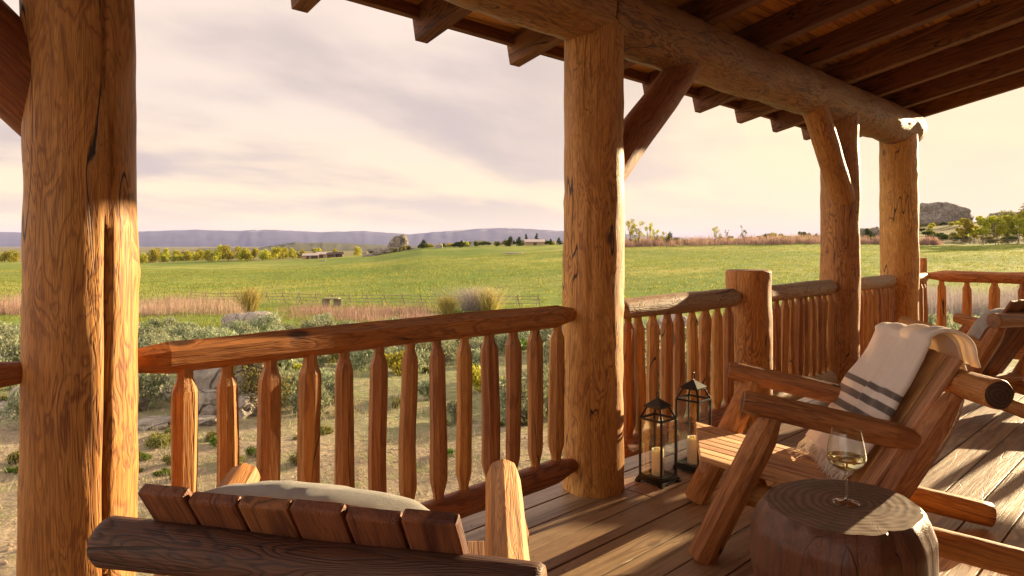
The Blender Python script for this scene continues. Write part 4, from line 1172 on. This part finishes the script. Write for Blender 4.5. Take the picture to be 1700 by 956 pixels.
rg = np.random.default_rng(9); szz = .006 + .030 * rg.random(len(GC)) ** 6
ang = rg.random(len(GC)) * 6.28
VV = base[None] * (szz[:, None] * rg.uniform(.6, 1.3, (len(GC), 3)))[:, None, :]
ca_, sa_ = np.cos(ang)[:, None], np.sin(ang)[:, None]
VV = np.stack([VV[..., 0] * ca_ - VV[..., 1] * sa_, VV[..., 0] * sa_ + VV[..., 1] * ca_, VV[..., 2]], -1) + GC[:, None, :]
o = fast_mesh('gravel', VV.reshape(-1, 3), (tri[None] + 6 * np.arange(len(GC))[:, None, None]).reshape(-1, 3), simple('pebble', (.34, .25, .17), .95)); tag(o, 'loose stones on the bare dirt below the porch', 'gravel', None, 'stuff')

# ---- willow thickets
def thicket(px0, px1, d0, d1, n, hmin, hmax, mat, label, seed, clump=40, width=.012):
    """bare stems standing in clumps along a strip of ground"""
    rg = np.random.default_rng(seed); V = []; 
    cl = []
    for i in range(clump):
        px = rg.uniform(px0, px1); d = rg.uniform(d0, d1); q = view(px, d); cl.append((q.x, q.y, rg.uniform(.35, 1.15)))
    k = rg.integers(0, clump, n)
    cx = np.array([cl[i][0] for i in k]) + rg.normal(size=n) * .55; cy = np.array([cl[i][1] for i in k]) + rg.normal(size=n) * .55
    cz = np.array([ground(x, y) for x, y in zip(cx, cy)]) - .05
    h = rg.uniform(hmin, hmax, n) * np.array([cl[i][2] for i in k])
    la = rg.random(n) * 6.283; lr = np.abs(rg.normal(size=n)) * .18 * h
    P0 = np.stack([cx, cy, cz], 1); P1 = P0 + np.stack([np.cos(la) * lr, np.sin(la) * lr, h], 1)
    wd = rg.normal(size=(n, 3)); wd[:, 2] = 0; wd /= np.linalg.norm(wd, axis=1)[:, None]; wd *= width
    V = np.stack([P0 - wd, P0 + wd, P1], 1)
    # side twigs
    t = rg.uniform(.35, .9, n)[:, None]; B = P0 + (P1 - P0) * t; e = rg.normal(size=(n, 3)); e[:, 2] = np.abs(e[:, 2]) + 1; e *= (.22 * h)[:, None] / np.linalg.norm(e, axis=1)[:, None]
    V2 = np.stack([B - wd * .6, B + wd * .6, B + e], 1)
    V = np.concatenate([V, V2]).reshape(-1, 3)
    o = fast_mesh('willow_thicket', V, np.arange(len(V)).reshape(-1, 3), mat)
    return tag(o, label, 'thicket', None, 'stuff')
thicket(-60, 60, 46, 56, 4000, .7, 1.7, L_WIL, 'pinkish bare willow thicket left of the nearest post', 1, 45, .014)
thicket(215, 395, 46, 66, 5500, .35, 1.25, L_WIL, 'pinkish bare willow thicket just right of the nearest post, before the fence', 2, 110, .014)
thicket(480, 720, 38, 54, 5500, .3, 1.0, L_WIL, 'pinkish bare willow thicket above the long railing', 3, 130, .012)
thicket(1035, 1365, 212, 235, 13000, 1.4, 3.8, L_WIL, 'brown willow hedge along the far edge of the meadow', 4, 330, .05)
thicket(1430, 1560, 214, 222, 6000, 2.0, 3.2, L_WIL, 'brown willow scrub under the rocky knoll', 5, 90, .05)
thicket(1520, 1760, 36, 47, 12000, .9, 1.7, L_LAV, 'grey lavender bare brush seen through the side railing', 6, 70, .012)
def stem_bush(name, px, d, w, h, n, mat, label, seed, lean=.35, width=.012):
    p = place(px, d); rg = np.random.default_rng(seed)
    V, Q = stems(n, w * .45, w * .45, h * .5, h, lean * w / h, width, rg)
    V2, Q2 = rand_quads(crown_pts([(0, 0, h * .6, w * .42, h / w * .9)], n // 2, .3, rg), .07, .35, .8, rg)
    o = fast_mesh(name, np.concatenate([V, V2]), np.concatenate([Q, Q2 + len(V)]), mat, loc=p); return tag(o, label, 'bush')
stem_bush('willow_bush', 415, 50, 1.7, 2.0, 900, L_GOLD, 'golden upright willow bush standing by the fence', 1, .5)
stem_bush('willow_bush', 742, 48, 2.0, 1.2, 700, L_GOLD, 'low yellow green bush just above the long railing', 2, .3)
stem_bush('willow_bush', 790, 50, 4.4, 1.9, 900, L_LAV, 'wide open grey bush rising over the long railing near the lantern post', 3, .5, .014)
stem_bush('willow_bush', 812, 49, 2.4, 1.9, 500, L_GOLD, 'yellow tipped bush overlapping the wide grey bush', 4, .5, .012)

# ---- buck and rail fences
FW = simple('fence_wood', (.27, .22, .15), .9)
def fence(pa, da, pb, db, step, h, label, rot=.25, r=.038):
    a, b = view(pa, da), view(pb, db); a.z = b.z = 0; n = int((b - a).length / step); u = (b - a).normalized(); sd = Vector((-u.y, u.x, 0))
    root = empty('buck_fence', (a.x, a.y, ground(a.x, a.y))); tag(root, label, 'fence'); o0 = root.location.copy()
    pts = []
    for i in range(n + 1):
        q = a + u * (i * step); q.z = ground(q.x, q.y); pts.append(q - o0)
    def tube(V, Fc, p, q, rr_):
        M = frame_z(p, q); L = (Vector(q) - Vector(p)).length; b_ = len(V)
        for z in (0, L):
            for j in range(6): V.append(M @ Vector((rr_ * math.cos(j * 1.047), rr_ * math.sin(j * 1.047), z)))
        for j in range(6): Fc.append((b_ + j, b_ + (j + 1) % 6, b_ + 6 + (j + 1) % 6, b_ + 6 + j))
    for i, q in enumerate(pts[:100]):
        V, Fc = [], []
        for s in (-1, 1): tube(V, Fc, q + sd * (.45 * s) + u * (.05 * s) - Vector((0, 0, .05)), q - sd * (.16 * s) + u * (.05 * s) + Vector((0, 0, h * 1.12)), r)
        mesh_obj('buck', V, Fc, FW, root)
    for zz in (.38, .68, .98):
        V, Fc = [], []
        for p, q in zip(pts[:-1], pts[1:]): tube(V, Fc, p + Vector((0, 0, h * zz)) + sd * .1 * (1 - zz), q + Vector((0, 0, h * zz + random.uniform(-.03, .03))) + sd * .1 * (1 - zz), r * .75)
        mesh_obj('rail', V, Fc, FW, root)
fence(318, 66, 905, 55, 1.75, .95, 'dark buck and rail fence along the near edge of the meadow')
fence(1530, 232, 1720, 232, 5.5, 1.5, 'rail fence along the foot of the hillside on the right', r=.12)
p = place(551, 58); o = empty('plank_platform', p, A0 - R(90)); tag(o, 'low pale plank platform beside the meadow fence', 'platform')
board('deck', (-.65, 0, .75), (.65, 0, .75), .9, .09, FW, o)
for s in (-.5, .5): board('support', (s, 0, -.1), (s, 0, .70), .12, .7, FW, o)

# ---- trees
def tree_proto(name, seed, mat, h, w, n, leaf, kind, loc, **kw):
    rd = random.Random(seed); bl = []; tr = []
    if kind == 'cotton':
        tr.append(((0, 0, -.3), (0, 0, h * .45), h * .022, h * .014))
        for i in range(11):
            a = rd.random() * 6.28; e = rd.uniform(.1, .36) * w; z = h * rd.uniform(.16, .85); q = (math.cos(a) * e, math.sin(a) * e, z)
            bl.append((*q, w * rd.uniform(.15, .27), rd.uniform(.9, 1.3))); tr.append(((0, 0, h * rd.uniform(.12, .4)), q, h * .009, h * .003))
    elif kind == 'juniper':
        tr.append(((0, 0, -.3), (0, 0, h * .5), h * .04, h * .02))
        for i in range(9):
            t = i / 8; a = rd.random() * 6.28; e = (1 - t) * .28 * w
            bl.append((math.cos(a) * e, math.sin(a) * e, h * (.15 + .72 * t), w * (.34 - .2 * t), 1.1))
    elif kind == 'poplar':
        tr.append(((0, 0, -.3), (0, 0, h * .8), h * .018, h * .006))
        for i in range(10):
            t = i / 9; bl.append((rd.uniform(-.12, .12) * w, rd.uniform(-.12, .12) * w, h * (.18 + .74 * t), w * (.30 - .14 * t), 1.4))
            tr.append(((0, 0, h * t * .6), (rd.uniform(-.3, .3) * w, rd.uniform(-.3, .3) * w, h * (.3 + .6 * t)), h * .006, h * .002))
    else:  # sparse
        for i in range(4): tr.append(((rd.uniform(-.1, .1) * w, rd.uniform(-.1, .1) * w, -.3), (rd.uniform(-.35, .35) * w, rd.uniform(-.3, .3) * w, h * .8), h * .008, h * .003))
        for i in range(12): 
            a = rd.random() * 6.28; e = rd.uniform(.1, .45) * w; q = (math.cos(a) * e, math.sin(a) * e, h * rd.uniform(.35, .98)); bl.append((*q, w * rd.uniform(.06, .15) * (1.35 if n > 2000 else 1), 1.2))
            tr.append(((0, 0, h * rd.uniform(.05, .4)), q, h * .004, h * .0015))
    return plant(name, mat, bl, n, leaf, .6, .2, tr, loc, ('crown', 'trunk'), seed, **kw)
def tree_set(name, kind, mat, h, w, n, leaf, spots, label, cat, group, seed, nvar=3):
    """spots: (px, d, scale)"""
    protos = []
    for i, (px, d, s) in enumerate(spots):
        lb = label if isinstance(label, str) else label[i]
        if i < nvar:
            o = tree_proto(name, seed + i, mat, h, w, n, leaf, kind, place(px, d)); protos.append(o)
        else:
            o = copy_tree(protos[i % nvar]); o.location = place(px, d)
        o.scale = (s, s, s * random.uniform(.9, 1.12)); o.rotation_euler = (0, 0, random.uniform(0, 6.28)); tag(o, lb, cat, group)
rd = random.Random(77)
sp1 = [(rd.uniform(-40, 36), rd.uniform(415, 450), rd.uniform(.6, .95)) for _ in range(7)]
sp1 += [(235 + i * 8.6 + rd.uniform(-5, 5), rd.uniform(412, 470) , rd.uniform(.65, 1.1)) for i in range(30)]
sp1 += [(500 + rd.uniform(0, 60), rd.uniform(440, 480), rd.uniform(.5, .8)) for _ in range(5)]
tree_set('cottonwood_tree', 'cotton', L_YGREEN, 8.5, 8.2, 1100, .40, sp1, 'yellow green cottonwood in the distant row across the far side of the meadow', 'tree', 'cottonwoods beyond the meadow', 501, 5)
sp1 = [(225 + i * 15 + rd.uniform(-8, 8), rd.uniform(470, 520), rd.uniform(.7, 1.1)) for i in range(22)] + [(rd.uniform(-30, 36), 480, .9) for _ in range(4)]
tree_set('willow_tree', 'cotton', L_OLIVE, 8, 8, 700, .42, sp1, 'dull olive tree standing behind the cottonwood row', 'tree', 'olive trees behind the cottonwoods', 521, 4)
tree_set('cottonwood_tree', 'cotton', L_YGREEN, 8.5, 9, 900, .42, [(593, 392, .72)], 'lone round yellow green tree between the sheds and the small upright rock', 'tree', None, 541, 1)
ju = [(703, 350, 1.1), (766, 330, .8), (848, 300, 1.05), (862, 300, 1.0), (789, 330, .6), (826, 320, .5), (914, 300, .6), (928, 298, .7), (1160, 228, .62), (1440, 300, 1.3), (1490, 300, 1.2), (1330, 330, .7), (1355, 320, .9), (1280, 330, .6), (1405, 330, 1)]
tree_set('juniper_tree', 'juniper', L_JUN, 4.2, 4.6, 800, .22, ju, 'round dark green juniper on the rise beyond the meadow', 'tree', 'dark junipers on the rise', 551, 4)
tree_set('juniper_tree', 'juniper', L_JUN, 7, 4.0, 900, .24, [(873, 330, .8), (891, 330, .95)], ['pointed juniper on the rise, left of its taller twin', 'taller pointed juniper on the rise left of the lantern post'], 'tree', None, 561, 2)
tree_set('juniper_tree', 'juniper', L_JUN, 4.8, 6.5, 1200, .22, [(1113, 226, .85)], 'dark spreading juniper beyond the short post railing, just right of the brace foot', 'tree', None, 565, 1)
tree_set('young_tree', 'sparse', L_YGREEN, 9, 6.5, 1100, .17, [(1046, 224, .95), (1060, 221, .85), (1078, 225, .75), (1090, 219, .6), (1187, 222, .6), (1101, 221, .5)], 'thin pale green tree just coming into leaf at the far edge of the meadow', 'tree', 'thin trees coming into leaf', 571, 4)
tree_set('young_tree', 'sparse', L_OLIVE, 7, 2.6, 200, .2, [(1235, 224, 1.0), (1207, 224, .75)], ['slender upright tree alone above the willow hedge', 'bare spindly tree above the willow hedge'], 'tree', None, 581, 2)
tree_set('young_tree', 'sparse', L_YGREEN, 8, 5.5, 3200, .20, [(1600, 219, 1.05), (1628, 217, 1.25), (1617, 224, .8), (1655, 216, 1.0), (1672, 220, 1.15), (1688, 215, 1.1), (1702, 222, 1.3)], 'bright yellow green young tree at the foot of the right hillside', 'tree', 'young trees below the right hillside', 591, 4)
tree_set('cottonwood_tree', 'cotton', L_OLIVE, 15, 12, 3600, .30, [(1706, 232, 1.0), (1650, 260, .66), (1740, 225, 1.1), (1672, 290, .75)], ['tall cottonwood leaning in at the right edge of the picture', 'lower olive tree behind the young trees', 'big tree just beyond the right edge', 'olive tree highest on the right hillside'], 'tree', None, 601, 2)
# shrubs on the right hillside and around the rock tower
hb = bush_proto(440, L_OLIVE, 1.6, 1.5, 420, .28); hb2 = bush_proto(441, L_JUN, 1.6, 1.6, 420, .26); hb3 = bush_proto(442, L_YGREEN, 1.5, 1.4, 420, .26)
k = 0
for i in range(295):
    if i < 235: px = rd.uniform(1040, 1730); d = rd.uniform(232, 460)
    else: px = rd.uniform(625, 935); d = rd.uniform(345, 400)
    p = place(px, d); s = rd.uniform(.7, 2.0)
    put((hb, hb2, hb3)[rd.choice((0, 0, 1, 1, 2))], 'hillside_shrub', p, (s, s), rd.random() * 6, 'scrubby bush dotted on the rough ground beyond the meadow', 'bush', 'shrubs beyond the meadow')

# ---- far farm sheds
SHW = simple('shed_wall', (.42, .28, .20), .9); SHR = simple('shed_roof', (.62, .52, .46), .6); SHD = simple('dark_shed', (.10, .07, .06), .9)
def shed(px, d, w, l, h, wm, rm, label):
    p = place(px, d); root = empty('farm_shed', p, A0 - R(90) + R(8)); tag(root, label, 'shed', 'farm sheds across the meadow')
    a, b = w / 2, l / 2
    V = [(-a, -b, -.3), (a, -b, -.3), (a, b, -.3), (-a, b, -.3), (-a, -b, h), (a, -b, h), (a, b, h), (-a, b, h), (-a, 0, h * 1.5), (a, 0, h * 1.5)]
    mesh_obj('wall', V, [(0, 1, 5, 4), (1, 2, 6, 9, 5), (2, 3, 7, 6), (3, 0, 4, 8, 7)], wm, root, False)
    e = .4; V = [(-a - e, -b - e, h - .15), (a + e, -b - e, h - .15), (a + e, 0, h * 1.5 + .12), (-a - e, 0, h * 1.5 + .12), (a + e, b + e, h - .15), (-a - e, b + e, h - .15)]
    V += [(x, y, z + .15) for x, y, z in V]
    mesh_obj('roof', V, [(6, 7, 8, 9), (9, 8, 10, 11), (0, 3, 2, 1), (3, 5, 4, 2), (0, 1, 7, 6), (5, 11, 10, 4), (0, 6, 9, 3), (3, 9, 11, 5), (1, 2, 8, 7), (2, 4, 10, 8)], rm, root, False)
    mesh_obj('door', [(-.8, -b - .04, -.2), (.8, -b - .04, -.2), (.8, -b - .04, h * .75), (-.8, -b - .04, h * .75)], [(0, 1, 2, 3)], SHD, root, False)
shed(512, 405, 6, 5, 1.9, SHW, SHR, 'pale roofed shed, leftmost of the far farm buildings')
shed(523, 402, 4, 4, 2.0, SHD, SHR, 'small dark walled shed with a pale roof in the far farm')
shed(535, 408, 6, 5, 2.1, SHW, SHR, 'pinkish walled shed in the middle of the far farm')
shed(550, 400, 4.5, 4, 1.9, SHD, SHD, 'dark roofed shed right of the pinkish one in the far farm')
shed(562, 404, 5, 4, 2.0, SHD, SHD, 'dark roofed shed, rightmost of the far farm buildings')
shed(887, 318, 9, 4, 1.8, SHW, SHR, 'low pale roofed shed half hidden among the junipers')

# ---- air
m, nt = new_mat('haze_air'); g = G(nt)
pv = g.n('ShaderNodeVolumePrincipled'); pv.inputs['Color'].default_value = (.50, .55, 1.0, 1); pv.inputs['Density'].default_value = 1.9e-5; pv.inputs['Anisotropy'].default_value = .0
o_ = g.n('ShaderNodeOutputMaterial'); nt.links.new(pv.outputs[0], o_.inputs['Volume'])
bm = bmesh.new(); bmesh.ops.create_cube(bm, size=1)
for v in bm.verts: v.co = Vector((v.co.x * 200000, v.co.y * 200000, -60 if v.co.z < 0 else 900))
me = bpy.data.meshes.new('haze'); bm.to_mesh(me); bm.free()
hz = link_mesh('haze', me, m, None, False); tag(hz, 'thin blue air that fades the mountains', 'haze', None, 'stuff')
